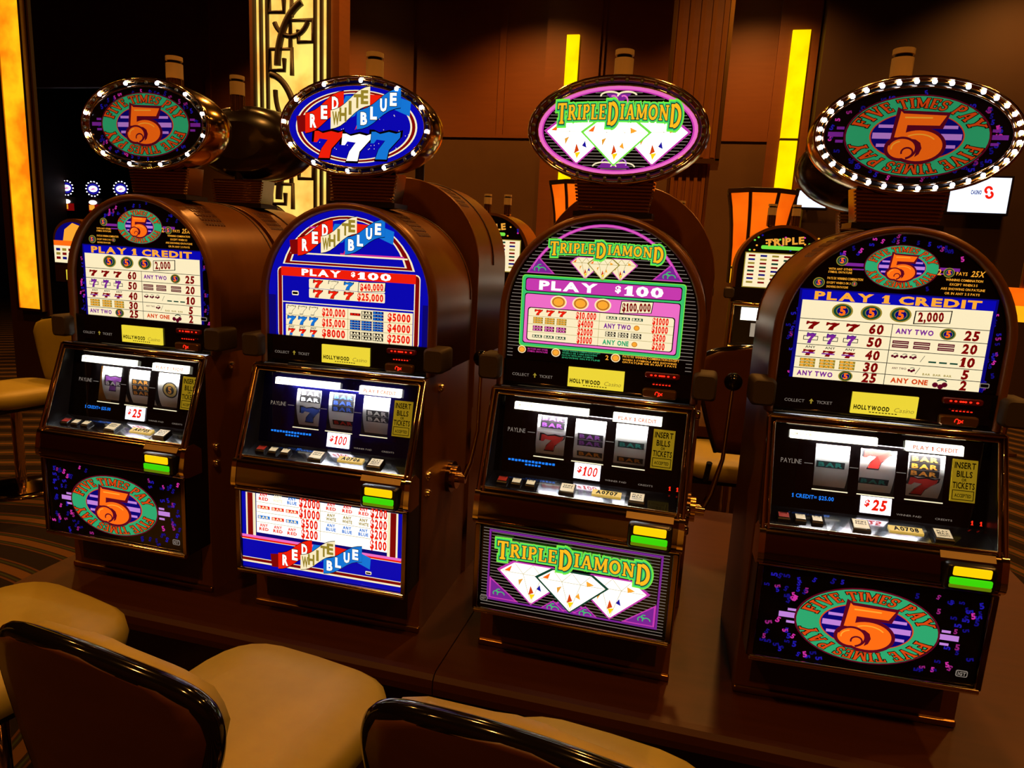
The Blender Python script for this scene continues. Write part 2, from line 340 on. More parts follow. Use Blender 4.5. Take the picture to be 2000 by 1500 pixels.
def ribbon(A, cx, cz, k, l):
    """waving three-part banner, drawn for a half width of 0.18 and scaled by k"""
    q = lambda P: [(cx + x * k, cz + z * k) for x, z in P]
    cv = lambda x0, z0, x1, z1, h, n=8: ([(x0 + (x1 - x0) * i / n, z0 + (z1 - z0) * (i / n) + .007 * math.sin(PI * 2 * i / n) * -1 + h / 2) for i in range(n + 1)] + [(x0 + (x1 - x0) * i / n, z0 + (z1 - z0) * (i / n) + .007 * math.sin(PI * 2 * i / n) * -1 - h / 2) for i in reversed(range(n + 1))])
    A.poly(q([(-.19, -.002), (-.145, .004), (-.145, -.045), (-.185, -.048)]), I['dred'], l)
    A.poly(q([(.12, .058), (.175, .040), (.172, .000), (.12, .020)]), I['sky'], l)
    A.poly(q([(-.03, .056), (.03, .056), (.0, .0), (-.06, -.02)]), I['sky'], l); A.poly(q([(.045, .06), (.10, .056), (.06, .015), (.0, -.04)]), I['red'], l)
    def banner(x0, z0, x1, z1, h, m, word, tm, lw):
        A.poly(q([(x * 1, z) for x, z in cv(x0, z0, x1, z1, h + .004)]), I['black'], lw); A.poly(q(cv(x0, z0, x1, z1, h)), m, lw + 1)
        n = len(word)
        for i, ch in enumerate(word):
            f = (i + .75) / (n + .5); X, Z = x0 + (x1 - x0) * f, z0 + (z1 - z0) * f - .007 * math.sin(2 * PI * f)
            A.text(ch, cx + X * k, cz + Z * k, h * .66 * k, I['black'] if tm is not I['cream'] else I['olive'], lw + 2, off=.045, width=min(.021, (x1 - x0) / n * .95) * k * 1.12 * (.4 if ch == 'I' else 1)); tm is not I['cream'] and A.text(ch, cx + X * k, cz + Z * k, h * .6 * k, tm, lw + 3, off=.045, width=min(.021, (x1 - x0) / n * .95) * k)
    banner(-.16, -.022, -.035, .040, .057, I['red'], 'RED', I['white'], l + 1)
    banner(.008, -.012, .145, .050, .053, I['sky'], 'BLUE', I['white'], l + 4)
    banner(-.075, -.012, .05, .055, .052, I['cream'], 'WHITE', I['cream'], l + 7)
def diamonds(A, cx, cz, w, h, l, hot, rim):
    """three brilliants side by side: w full width, h height, top at cz"""
    def gem(x, gw, gh, zt, m_r, ll):
        P = [(-.5, -.26), (-.28, 0), (.28, 0), (.5, -.26), (0, -1)]
        A.poly([(x + px * gw * 1.1, zt + .035 * gh + pz * gh * 1.08) for px, pz in P], m_r, ll); A.poly([(x + px * gw, zt + pz * gh) for px, pz in P], hot, ll + 1)
        for (a, b, c), m in (((( -.46, -.25), (-.3, -.06), (-.34, -.26)), I['orange']), (((.2, -.12), (.36, -.22), (.22, -.3)), I['amber']), (((-.02, -.5), (.05, -.72), (-.06, -.8)), I['dorange']), (((-.05, -.75), (.07, -.72), (0, -.93)), I['yellow']), (((.12, -.45), (.16, -.66), (.06, -.6)), I['vio'] if x != cx else I['amber']), (((-.22, -.42), (-.12, -.36), (-.2, -.6)), I['gold'])):
            gx, gz = (a[0] + b[0] + c[0]) / 3, (a[1] + b[1] + c[1]) / 3; A.poly([(x + (gx + (p[0] - gx) * .72) * gw, zt + (gz + (p[1] - gz) * .8) * gh) for p in (a, b, c)], m, ll + 2)
        for p, r in (((-.28, 0), (-.14, -.26)), ((-.14, -.26), (0, 0)), ((0, 0), (.14, -.26)), ((.14, -.26), (.28, 0)), ((-.5, -.26), (.5, -.26)), ((-.14, -.26), (0, -1)), ((.14, -.26), (0, -1))):
            A.bar(x + p[0] * gw, zt + p[1] * gh, x + r[0] * gw, zt + r[1] * gh, .0008, I['olive'], ll + 2)
    gw = w * .46; gem(cx - w * .27, gw, h, cz, I['magenta'], l); gem(cx + w * .27, gw, h, cz, I['magenta'], l); gem(cx, gw, h, cz - .02 * h, rim, l + 3)
def diamond_title(A, cx, cz, w, h, l):
    """two-word title: first letters and the last one tall"""
    T = {0: (1.45, .3), 7: (1.6, .4), 13: (1.6, .42)}; st = 'TRIPLE DIAMOND'
    T = {0: (1.4, .25), 7: (1.5, .38), 13: (1.5, .42)}
    probe = Art(); run = probe.serif(st.replace(' ', ''), h, I['black'], 0, W=lambda x, z: (x, z), tall={0: T[0], 6: T[7], 12: T[13]}); k = w / run
    W = lambda X, Z: (cx - w / 2 + X * k, cz + Z - h * .5 + .10 * h * math.sin(PI * X * k / w))
    for g, m, ll in ((.20, I['lime'], l), (.12, I['mint'], l + 1), (.055, I['dgreen'], l + 1.5), (0., I['tgold'], l + 2)):
        A.serif('TRIPLEDIAMOND', h, m, ll, g, W, tall={0: T[0], 6: T[7], 12: T[13]})
def pinstripes(A, inside, z0, z1, step, l, m):
    z = z0
    while z < z1:
        xs = inside(z)
        if xs: A.rect(xs[0], xs[1], z - .0008, z + .0008, m, l)
        z += step
def leafy(A, pts, l):                         # corner ornament: violet triangle with pale scrolls
    A.poly(pts, I['magenta'], l); cx = sum(p[0] for p in pts) / 3; cz = sum(p[1] for p in pts) / 3
    A.poly([(cx + (x - cx) * .82, cz + (z - cz) * .82) for x, z in pts], I['purple'], l + 1)
    for dx, dz, r, a in ((-.006, -.004, .008, 20), (.006, -.006, .009, 0), (0, .003, .006, 60)): A.arc(cx + dx, cz + dz, r, r * .8, a, a + 200, .0022, I['mint'], l + 2, 10)
ARCH_R, ARCH_C, GL_R = .25, -.16, .2335       # cabinet arch radius, its centre height, glass radius (heights are relative to the eye)
def glass_outline(r, zb, n=28): return [(r * math.cos(PI * k / n), ARCH_C + r * math.sin(PI * k / n)) for k in range(n + 1)] + [(-r, zb), (r, zb)]
def half_w(z, r=GL_R): return r if z < ARCH_C else (math.sqrt(max(0, r * r - (z - ARCH_C) ** 2)))
# ---- the three sets of printed glass
def top_five(seed):
    A = Art(); A.poly(glass_outline(GL_R, -.262), I['black'], 0)
    stars(A, 52, seed, (-.23, .23, -.26, .07), 1, lambda x, z: abs(x) < half_w(z) - .012 and not (abs(x) < .203 and z < -.05) and (x / .085) ** 2 + (z / .055) ** 2 > 1 and not (abs(x) > .06 and -.052 < z < .022 and abs(x) < .19))
    for s in (-1, 1):
        A.rect(s * .098 - .02, s * .098 + .02, -.001, .006, I['purple'], 1); A.rect(s * .088 - .012, s * .088 + .012, -.009, -.006, I['purple'], 1)
    emblem(A, 0, .002, .075, .047, 2)
    coin(A, -.124, .010, .0125, 2); coin(A, -.167, -.041, .0125, 2)
    for i, t in enumerate(('WITH ANY OTHER', 'SYMBOL ON PAYLINE')): A.text(t, -.150, -.009 - .007 * i, .0045, I['amber'], 2, width=.05, align='L')
    A.text('PAYS 5X WINNING COMBINATION', -.150, -.030, .005, I['amber'], 2, width=.075, align='L')
    A.text('EXCEPT WHEN 2 OR 3', -.150, -.040, .0045, I['amber'], 2, width=.05, align='L'); coin(A, -.092, -.040, .006, 2); A.text('SHOWING ON PAYLINE', -.150, -.049, .0045, I['amber'], 2, width=.046, align='L')
    A.text('2', .078, -.004, .012, I['amber'], 2); coin(A, .097, -.004, .0115, 2); A.text('PAYS', .123, -.005, .007, I['amber'], 2, width=.022); A.text('25X', .154, -.004, .012, I['amber'], 2, width=.026, slant=.2)
    for i, t in enumerate(('WINNING COMBINATION', 'EXCEPT WHEN 3 5', 'ARE SHOWING ON PAYLINE', 'OR IN ANY 2 5 PAYS')): A.text(t, .130, -.019 - .0098 * i, .0048, I['amber'], 2, width=(.074, .055, .088, .07)[i])
    A.rect(-.205, .205, -.262, -.056, I['navy'], 2); A.rect(-.2, .2, -.0815, -.059, I['blue'], 3); A.text('PLAY 1 CREDIT', 0, -.0702, .0165, I['amber'], 4, width=.345, off=.045)
    A.rect(-.197, .197, -.262, -.0815, I['cream'], 4)
    rows = [-.124, -.153, -.183, -.2125, -.2385, -.262]
    for z in rows[:-1]: A.rect(-.197, .197, z - .0007, z + .0007, I['black'], 5)
    A.rect(-.0007, .0007, -.262, -.124, I['black'], 5)
    for x in (-.109, -.048, .013): coin(A, x, -.102, .0225, 5, k=.82)
    c, s = .079, math.tan(.06); P = [(c - .038, -.121), (c + .037, -.115), (c + .038, -.086), (c - .037, -.091)]
    A.poly(P, I['black'], 5); A.poly([(c + (x - c) * .94, -.103 + (z + .103) * .88) for x, z in P], I['cream'], 6); A.text('2,000', c - .004, -.103, .019, I['dred'], 7, width=.052, off=.045, rot=.06)
    def num(t, x, z): A.text(t, x, z, .0195, I['dred'], 6, width=.030 if len(t) > 1 else .014, off=.045, slant=.08)
    mid = [(rows[i] + rows[i + 1]) / 2 for i in range(5)]
    for j, x in enumerate((-.169, -.126, -.083)):
        seven(A, x, mid[0], .028, .018, I['dred'], 5); A.rect(x - .016, x + .016, mid[1] - .005, mid[1] + .005, I['black'], 5); A.rect(x - .0145, x + .0145, mid[1] - .0035, mid[1] + .0035, I['cream'], 6); seven(A, x, mid[1], .017, .021, I['purple'], 6, I['navy'])
        A.text('ANY', x + .002, mid[2] + .009, .005, I['black'], 5, width=.022); seven(A, x, mid[2] - .004, .026, .014, I['dred'], 5); A.rect(x - .015, x + .013, mid[2] - .006, mid[2] - .003, I['purple'], 7); barsym(A, x, mid[3], .034, .021, 5, I['amber'], I['olive'], 3)
    A.text('ANY TWO', -.150, mid[4], .0105, I['purple'], 6, width=.078, off=.045); coin(A, -.083, mid[4], .0155, 5, k=.85)
    for t, z in zip(('60', '50', '40', '30', '25'), mid): num(t, -.033, z)
    A.text('ANY TWO', .047, mid[0], .0105, I['purple'], 6, width=.078, off=.045); coin(A, .115, mid[0], .0165, 5, k=.85)
    for x in (.022, .066, .116):
        for dz in (.0045, -.0045): A.rect(x - .017, x + .017, mid[1] + dz - .0035, mid[1] + dz + .0035, I['maroon'], 5); A.rect(x - .015, x + .015, mid[1] + dz - .0005, mid[1] + dz + .0005, I['cream'], 6)
    def cherry(x, z, k=1.):
        for dx, dz in ((-.006, -.002), (.001, -.004), (.006, -.001)): A.ell(x + dx * k, z + dz * k, .0038 * k, .0036 * k, I['maroon'], 6, 12)
        A.arc(x + .002 * k, z + .001 * k, .007 * k, .005 * k, 30, 150, .0016 * k, I['dgreen'], 6, 8)
    for j in range(3): cherry(.014 + .019 * j, mid[2] + .004, .8); A.rect(.085 + .022 * j, .101 + .022 * j, mid[2] - .007, mid[2] - .0035, I['dgreen'], 6); A.text('BAR', .085 + .022 * j, mid[3] - .006, .0045, I['olive'], 6, width=.016)
    A.bar(.068, mid[2] - .007, .076, mid[2] + .008, .001, I['black'], 6); A.bar(.062, mid[3] - .007, .070, mid[3] + .008, .001, I['black'], 6); A.text('ANY TWO', .027, mid[3] + .003, .0045, I['maroon'], 6, width=.03); cherry(.053, mid[3] + .002, .8)
    A.text('ANY ONE', .052, mid[4], .0105, I['dorange'], 6, width=.078, off=.045); cherry(.116, mid[4], 1.6)
    for t, z in zip(('25', '20', '10', '5', '2'), mid): num(t, .163, z)
    A.rect(.196, .216, -.252, -.241, I['grey'], 6, .003); A.rect(.198, .214, -.250, -.243, I['black'], 7, .002)
    return A
def top_rwb():
    A = Art(); A.poly(glass_outline(GL_R, -.275), I['blue'], 0); A.rect(-GL_R, -.212, -.275, -.16, I['navy'], 1); A.rect(.214, GL_R, -.275, -.16, I['navy'], 1)
    def tri(k, m, l):
        n = 20; P = [(.19 * k * math.cos(math.radians(16 + 148 * i / n)) / math.cos(math.radians(16)), -.128 * 0 + (-.126 + .184 * math.sin(math.radians(16 + 148 * i / n))) * 1.) for i in range(n + 1)]
        A.poly([(x, -.01 + (z + .01) * k) for x, z in P], m, l)
    for k, m, l in ((1.0, I['cream'], 1), (.968, I['dred'], 2), (.885, I['cream'], 3), (.855, I['blue'], 4)): tri(k, m, l)
    A.rect(-.11, .11, .022, .026, I['hpink'], 5); A.rect(-.165, .17, -.047, -.043, I['cream'], 5); A.rect(-.02, .16, -.043, -.039, I['hpink'], 5)
    ribbon(A, -.012, -.010, .82, 6)
    A.rect(-.206, .206, -.275, -.083, I['cream'], 1, .012); A.rect(-.2035, .2035, -.275, -.0855, I['dred'], 2, .011); A.rect(-.1925, .1925, -.275, -.0875, I['cream'], 3); A.rect(-.190, .190, -.275, -.0875, I['blue'], 4)
    A.rect(-.194, .194, -.107, -.083, I['red'], 5); A.text('PLAY', -.075, -.0945, .0155, I['white'], 6, width=.115, off=.045); A.text('$', .018, -.092, .0105, I['white'], 6, width=.012, off=.045); A.text('100', .078, -.0945, .0165, I['white'], 6, width=.095, off=.045)
    for z in (-.1235, -.1495): A.rect(-.111, .109, z - .0125, z + .0125, I['cream'], 5, .003)
    for j, m in enumerate((I['red'], I['cream'], I['sky'])): seven(A, -.085 + .045 * j, -.1235, .025, .019, m, 6, I['black']); seven(A, -.085 + .045 * j, -.1495, .025, .019, I['red'], 6, I['black'])
    P = [(.032, -.138), (.110, -.131), (.112, -.108), (.034, -.111)]; A.poly(P, I['black'], 8); A.poly([(.072 + (x - .072) * .95, -.122 + (z + .122) * .9) for x, z in P], I['cream'], 9); A.text('$40,000', .072, -.1225, .0165, I['red'], 10, width=.066, off=.045, rot=.05)
    A.text('$25,000', .068, -.1495, .0175, I['red'], 8, width=.074, off=.045)
    A.rect(-.162, -.142, -.158, -.146, I['cream'], 5, .003); A.rect(-.160, -.144, -.155, -.149, I['black'], 6, .002)
    A.rect(-.19, .19, -.178, -.1755, I['cream'], 5); A.rect(-.181, .188, -.275, -.183, I['cream'], 5)
    rows = [-.183, -.2115, -.2395, -.268]; mid = [(rows[i] + rows[i + 1]) / 2 for i in range(3)]
    for z in rows[1:3]: A.rect(-.181, .188, z - .0005, z + .0005, I['olive'], 6)
    A.rect(.0035, .0045, -.275, -.183, I['olive'], 6)
    for j in range(3):
        x = -.164 + .033 * j; seven(A, x, mid[0], .022, .020, I['cream'], 6, I['black']); seven(A, x, mid[1], .023, .021, I['sky'], 6, I['navy'])
        A.text('ANY', x, mid[2] + .010, .005, I['black'], 6, width=.018); seven(A, x, mid[2] - .004, .018, .017, I['red'], 6, I['black']); A.rect(x - .004, x + .004, mid[2] - .013, mid[2] - .007, I['sky'], 9)
        x = .025 + .033 * j
        barsym(A, x, mid[0], .030, (.008, .022, .025)[j], 6, (I['red'], I['cream'], I['sky'])[j], (I['dred'], I['black'], I['navy'])[j], (1, 2, 3)[j]); barsym(A, x, mid[1], .030, .026, 6, I['sky'], I['navy'], 4); barsym(A, x, mid[2], .030, .022, 6, I['cream'], I['black'], 2)
    for t, z in zip(('$20,000', '$15,000', '$8000'), mid): A.text(t, -.038, z, .019, I['red'], 6, width=.068, off=.045)
    for t, z in zip(('$5000', '$4000', '$2500'), mid): A.text(t, .150, z, .019, I['red'], 6, width=.064, off=.045)
    return A
def top_gem():
    A = Art(); A.poly(glass_outline(GL_R, -.285), I['black'], 0)
    pinstripes(A, lambda z: (-half_w(z) + .004, half_w(z) - .004), -.27, .062, .0088, 1, I['grey'])
    A.arc(0, -.137, .197, .199, 24, 156, .007, I['magenta'], 2, 30); A.arc(0, -.137, .197, .199, 26, 154, .002, I['pink'], 3, 30)
    leafy(A, [(-.19, -.059), (-.118, -.059), (-.162, -.018)], 2); leafy(A, [(.19, -.059), (.118, -.059), (.162, -.018)], 2)
    diamonds(A, 0, -.015, .158, .050, 3, I['cream'], I['olive']); diamond_title(A, .004, .004, .275, .024, 10)
    A.rect(-.2, .2, -.243, -.064, I['lime'], 2, .008); A.rect(-.198, .198, -.241, -.066, I['mint'], 3, .008); A.rect(-.191, .191, -.1045, -.071, I['black'], 4, .006); A.rect(-.189, .189, -.1025, -.073, I['magenta'], 5, .006)
    A.text('PLAY', -.083, -.0878, .020, I['white'], 6, width=.145, off=.045); A.text('$', .04, -.0855, .014, I['white'], 6, width=.014, off=.045); A.text('100', .101, -.0878, .021, I['white'], 6, width=.093, off=.045)
    A.rect(-.191, .191, -.235, -.109, I['black'], 4, .006); A.rect(-.189, .189, -.233, -.111, I['pink'], 5, .006)
    for x in (-.104, -.049, .006): coin(A, x, -.1265, .0205, 6, 'g', .85)
    P = [(.047, -.144), (.124, -.138), (.127, -.110), (.050, -.113)]; A.poly(P, I['black'], 6); A.poly([(.087 + (x - .087) * .95, -.126 + (z + .126) * .9) for x, z in P], I['cream'], 7); A.text('$100,000', .087, -.1262, .018, I['dred'], 8, width=.068, off=.045, rot=.05)
    A.rect(-.181, .181, -.2275, -.1435, I['black'], 6, .007); A.rect(-.1785, .1785, -.2255, -.1455, I['cream'], 7, .006)
    rows = [-.1455, -.1655, -.1855, -.2055, -.2255]; mid = [(rows[i] + rows[i + 1]) / 2 for i in range(4)]
    for z in rows[1:4]: A.rect(-.1785, .1785, z - .0004, z + .0004, I['olive'], 8)
    A.rect(0, .0008, -.2255, -.1455, I['olive'], 8)
    for j in range(3):
        x = -.153 + .030 * j; seven(A, x, mid[0], .018, .013, I['red'], 8, I['dred']); barsym(A, x, mid[1], .025, .016, 8, I['amber'], I['olive'], 3); barsym(A, x, mid[2], .025, .014, 8, I['pink'], I['maroon'], 2); barsym(A, x, mid[3], .025, .008, 8, I['cream'], I['dgreen'])
        x = .030 + .031 * j; barsym(A, x, mid[0], .026, .008, 8, I['cream'], I['dgreen']); barsym(A, x, mid[2], .025, .013, 8, I['cream'], I['black'], 2)
    A.text('ANY TWO', .045, mid[1], .011, I['purple'], 8, width=.066, off=.045); coin(A, .092, mid[1], .0085, 8, 'g'); A.text('ANY ONE', .044, mid[3], .011, I['green'], 8, width=.064, off=.045); coin(A, .090, mid[3], .0085, 8, 'g')
    for t, z in zip(('$10,000', '$4000', '$2000', '$1000'), mid): A.text(t, -.033, z, .0155, I['red'], 8, width=.050 if len(t) > 5 else .038, off=.045)
    for t, z in zip(('$1000', '$1000', '$500', '$200'), mid): A.text(t, .147, z, .0155, I['red'], 8, width=.038 if len(t) > 4 else .030, off=.045)
    A.rect(-.215, .215, -.285, -.2445, I['black'], 2)
    coin(A, -.191, -.252, .0105, 3, 'g'); coin(A, -.103, -.253, .0115, 3, 'g'); A.text('2', .026, -.254, .011, I['amber'], 3); coin(A, .047, -.253, .0115, 3, 'g')
    for i in range(2): A.text(('MATCHES ANY OTHER', 'SYMBOL ON PAYLINE')[i], -.176, -.249 - .006 * i, .004, I['hpink'], 3, width=.052, align='L')
    for i, t in enumerate(('TRIPLES WINNING COMBINATION EXCEPT', 'WHEN 2 OR 3 ARE SHOWING', 'PAYS 9X WITH ANY 2 SYMBOLS', 'SHOWING ON PAYLINE')): A.text(t, -.087, -.246 - .0058 * i, .0036, I['green'], 3, width=.096 - .008 * (i % 3), align='L')
    A.text('PAYS 9X WINNING COMBINATION EXCEPT', .064, -.247, .0055, I['amber'], 3, width=.135, align='L')
    for i, t in enumerate(('WHEN 3 SYMBOLS ARE SHOWING', 'ON PAYLINE OR IN ANY 2 PAYS')): A.text(t, .064, -.255 - .0062 * i, .0042, I['amber'], 3, width=.13, align='L')
    return A
BZ0, BZ1, BHW = -.893, -.679, .2315            # lower glass
def belly_five(seed):
    A = Art(); A.rect(-BHW, BHW, BZ0, BZ1, I['black'], 0)
    stars(A, 72, seed, (-.222, .222, BZ0 + .008, BZ1 - .008), 1, lambda x, z: (x / .17) ** 2 + ((z + .788) / .1) ** 2 > 1 and not (abs(x) < .2 and abs(z + .787) < .014) and not (x > .18 and z < -.85), .0125)
    for s in (-1, 1):
        A.rect(s * .168 - .019, s * .168 + .019, -.793, -.780, I['lilac'], 1)
        for dz in (-.0175, .0125): A.rect(s * .160 - .009, s * .160 + .009, -.786 + dz - .0025, -.786 + dz + .0035, I['lilac'], 1)
    emblem(A, -.002, -.788, .147, .0865, 2)
    A.rect(.193, .217, -.874, -.858, I['grey'], 2, .004); A.rect(.195, .215, -.872, -.860, I['black'], 3, .003); A.text('IGT', .205, -.866, .0075, I['grey'], 4, width=.016, off=.045)
    return A
def belly_rwb():
    A = Art(); A.rect(-BHW, BHW, BZ0, BZ1, I['blue'], 0)
    for s in (-1, 1):
        A.rect(min(s * .190, s * .219), max(s * .190, s * .219), -.80, BZ1, I['cream'], 1); A.rect(min(s * .198, s * .214), max(s * .198, s * .214), -.80, BZ1, I['dred'], 2)
    A.rect(-.19, .19, -.80, BZ1, I['navy'], 1); A.rect(-.187, .206 - .016, -.789, BZ1, I['white'], 2)
    rows = [-.672, -.702, -.730, -.758, -.787]; mid = [(rows[i] + rows[i + 1]) / 2 for i in range(4)]
    for z in rows[1:4]: A.rect(-.187, .19, z - .0005, z + .0005, I['olive'], 3)
    A.rect(.0005, .0015, -.787, BZ1, I['olive'], 3)
    for j in range(3):
        x = -.165 + .042 * j
        for r, (n, m) in enumerate(((2, (I['red'], I['cream'], I['sky'])[j]), (1, I['red']), (1, I['sky'] if j != 1 else I['red']), (2, I['red']))):
            if r in (0, 3): A.text('ANY', x, mid[r] + .006, .008, m, 3, width=.024, off=.045); A.text(('RED', 'WHITE', 'BLUE')[j] if r == 0 else 'RED', x, mid[r] - .005, .008, m, 3, width=.028, off=.045)
            else: barsym(A, x, mid[r], .036, .011, 3, I['cream'], m, 1)
        x = .032 + .046 * j
        for r, m in enumerate((I['red'], I['olive'], I['sky'])):
            A.text('ANY', x, mid[r] + .006, .008, m, 3, width=.024, off=.045); A.text(('RED', 'WHITE', 'BLUE')[r], x, mid[r] - .005, .008, m, 3, width=.028, off=.045)
    for t, z in zip(('$2000', '$1000', '$500', '$200'), mid): A.text(t, -.030, z, .0225, I['red'], 3, width=.012 * len(t), off=.045)
    for t, z in zip(('$200', '$200', '$200', '$100'), mid): A.text(t, .166, z, .0225, I['red'], 3, width=.046, off=.045)
    A.rect(-BHW, BHW, -.806, -.799, I['pink'], 3); A.rect(-BHW, BHW, -.811, -.806, I['red'], 3); A.rect(-BHW, BHW, -.8125, -.811, I['cream'], 3)
    A.rect(-BHW, BHW, -.874, -.866, I['dred'], 1); A.rect(-BHW, BHW, -.879, -.874, I['cream'], 1); A.rect(-BHW, BHW, -.866, -.864, I['cream'], 1)
    ribbon(A, .006, -.843, .80, 4)
    A.rect(.131, .148, -.858, -.849, I['cream'], 3, .002); A.rect(.133, .146, -.856, -.852, I['black'], 4)
    return A
def belly_gem():
    A = Art(); A.rect(-BHW, BHW, BZ0, BZ1, I['black'], 0); pinstripes(A, lambda z: (-.226, .226), BZ0 + .008, BZ1, .0078, 1, I['grey'])
    for (x0, x1, z0, z1, m, l) in ((-.211, .212, -.871, -.684, I['purple'], 2), (-.206, .207, -.866, -.689, I['black'], 3)): A.rect(x0, x1, z0, z1, m, l)
    pinstripes(A, lambda z: (-.204, .205), -.862, -.69, .0078, 4, I['grey'])
    leafy(A, [(-.205, -.865), (-.128, -.865), (-.205, -.808)], 5); leafy(A, [(.206, -.865), (.128, -.865), (.206, -.808)], 5); leafy(A, [(-.05, -.865), (.05, -.865), (0, -.815)], 5)
    leafy(A, [(-.07, -.866), (-.01, -.866), (-.04, -.842)], 8); leafy(A, [(.07, -.866), (.01, -.866), (.04, -.842)], 8)
    diamonds(A, .002, -.759, .36, .101, 11, I['white'], I['dgreen']); diamond_title(A, .0, -.729, .375, .034, 18)
    A.rect(-.227, -.208, -.876, -.862, I['grey'], 5, .003); A.rect(-.2255, -.2095, -.8745, -.8635, I['black'], 6, .002); A.text('IGT', -.2175, -.869, .006, I['grey'], 7, width=.012, off=.045)
    return A
TC, TA, TB = .2855, .190, .1005                # topper centre height, face half axes
def face_five(seed):
    global I
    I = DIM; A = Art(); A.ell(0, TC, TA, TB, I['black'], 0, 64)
    stars(A, 40, seed, (-TA, TA, TC - TB, TC + TB), 1, lambda x, z: (x / .178) ** 2 + ((z - TC) / .0925) ** 2 < 1 and (x / .158) ** 2 + ((z - TC) / .082) ** 2 > 1, .0115)
    for s in (-1, 1):
        A.rect(s * .166 - .016, s * .166 + .016, TC - .0045, TC + .0055, I['purple'], 2)
        for dz in (-.014, .014): A.rect(s * .157 - .008, s * .157 + .008, TC + dz - .003, TC + dz + .003, I['purple'], 2)
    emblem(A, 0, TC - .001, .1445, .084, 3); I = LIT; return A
def face_rwb():
    A = Art(); A.ell(0, TC, TA, TB, I['blue'], 0, 64)
    for k, m, l in ((.90, I['cream'], 1), (.875, I['dred'], 2), (.83, I['cream'], 3), (.805, I['blue'], 4)): A.ell(0, TC, TA * k, TB * k, m, l, 64)
    R = random.Random(3)
    for _ in range(40): A.ell(R.uniform(-.14, .15), TC + R.uniform(-.06, .03), .0011, .0011, I['cream'], 5, 6)
    for x, m in ((-.078, I['red']), (.002, I['white']), (.084, I['sky'])): seven(A, x, TC - .052 + (.006 if x != .002 else 0), .080, .068, m, 6, I['black'], .1)
    ribbon(A, .0, TC + .026, .88, 9); return A
def face_gem():
    A = Art(); A.ell(0, TC, TA, TB, I['pink'], 0, 64); A.ell(0, TC, TA * .955, TB * .93, I['magenta'], 1, 64); A.ell(0, TC, TA * .935, TB * .90, I['black'], 2, 64)
    pinstripes(A, lambda z: (lambda q: (-q, q) if q > .01 else None)(TA * .92 * math.sqrt(max(0, 1 - ((z - TC) / (TB * .89)) ** 2))), TC - .088, TC + .09, .0072, 3, I['grey'])
    for s in (-1, 1):
        A.arc(s * .02, TC + .078, .022, .009, 10, 190, .004, I['cream'], 5, 12); A.arc(s * .012, TC + .066, .010, .012, -60, 120, .0035, I['pink'], 5, 12)
        A.arc(s * .022, TC - .083, .028, .010, 0, 180, .0035, I['cream'], 5, 12); A.arc(s * .016, TC - .076, .014, .012, -20, 160, .003, I['lilac'], 5, 12)
    A.poly([(-.04, TC - .086), (.04, TC - .086), (0, TC - .05)], I['purple'], 4); A.poly([(-.03, TC + .083), (.03, TC + .083), (0, TC + .055)], I['purple'], 4)
    diamonds(A, 0, TC + .022, .335, .098, 6, I['hot'], I['lime']); diamond_title(A, .003, TC + .038, .295, .034, 13); return A
ARTS = {'five': (top_five, belly_five, face_five), 'rwb': (top_rwb, belly_rwb, face_rwb), 'gem': (top_gem, belly_gem, face_gem)}
# ------------------------------------------------------------------ machine parts shared by all cabinets
OFF = EYE - .55                                # machine origin stands on the counter top; heights below are relative to the eye
def arch_profile(r, zc, zb, n=28): return [(r * math.cos(PI * k / n), zc + r * math.sin(PI * k / n)) for k in range(n + 1)] + [(-r, zb), (r, zb)]
BULB_ON = glow('bulb_lit', (225, 225, 255), 9., sample=True)
BULB_OFF = mat('bulb_unlit', (.16, .17, .10), .12, 0, .6)
def topper(parent, sgn=1, y0=.078, lift=0., face=None, lit=None, shell=GOLD, detail=True, dz=OFF):
    """oval sign; sgn=1 faces -y, sgn=-1 faces +y"""
    A_, B_ = .2125, .1215; zc = TC + lift; n = 48
    Y = lambda d: y0 + sgn * d
    ring = lambda k, d, kb=None: [(A_ * k * math.cos(2 * PI * i / n), Y(d), zc + B_ * (kb or k) * math.sin(2 * PI * i / n)) for i in range(n)]
    b = MB(); b.loft([ring(.93, .010), ring(.985, .0), ring(1.0, .012), ring(1.02, .05), ring(1.0, .09), ring(.93, .125), ring(.78, .148), ring(.5, .158)], shell, cap0=False)
    b.loft([ring(.93, .010), ring(.90, .014)], BLACK, cap0=False, cap1=True)
    top = b.build('topper_housing', parent, dz)
    r = MB(); r.tube([(A_ * .995 * math.cos(2 * PI * i / n), Y(.0), zc + B_ * .995 * math.sin(2 * PI * i / n)) for i in range(n)], .0035, CHROME, 6, True); r.build('outer_rim', top, dz)
    r = MB(); r.tube([(.192 * math.cos(2 * PI * i / n), Y(.006), zc + .1025 * math.sin(2 * PI * i / n)) for i in range(n)], .0028, CHROME, 6, True); r.build('inner_rim', top, dz)
    if face: face.build('sign_face', top, y0 + .008, dz=dz)
    if lit is not None:
        proto = {}
        for i in range(36):
            a = 2 * PI * (i + .5) / 36; on = lit(i)
            if on not in proto:
                q = MB(); q.ball((0, 0, 0), .0054 if on else .0048, BULB_ON if on else BULB_OFF, 8, 5); o = q.build('bulb', top); proto[on] = o
            else:
                o = proto[on].copy(); col.objects.link(o); o.parent = top
            o.location = (.2015 * math.cos(a), Y(-.001), zc + .1115 * math.sin(a) + dz)
    return top
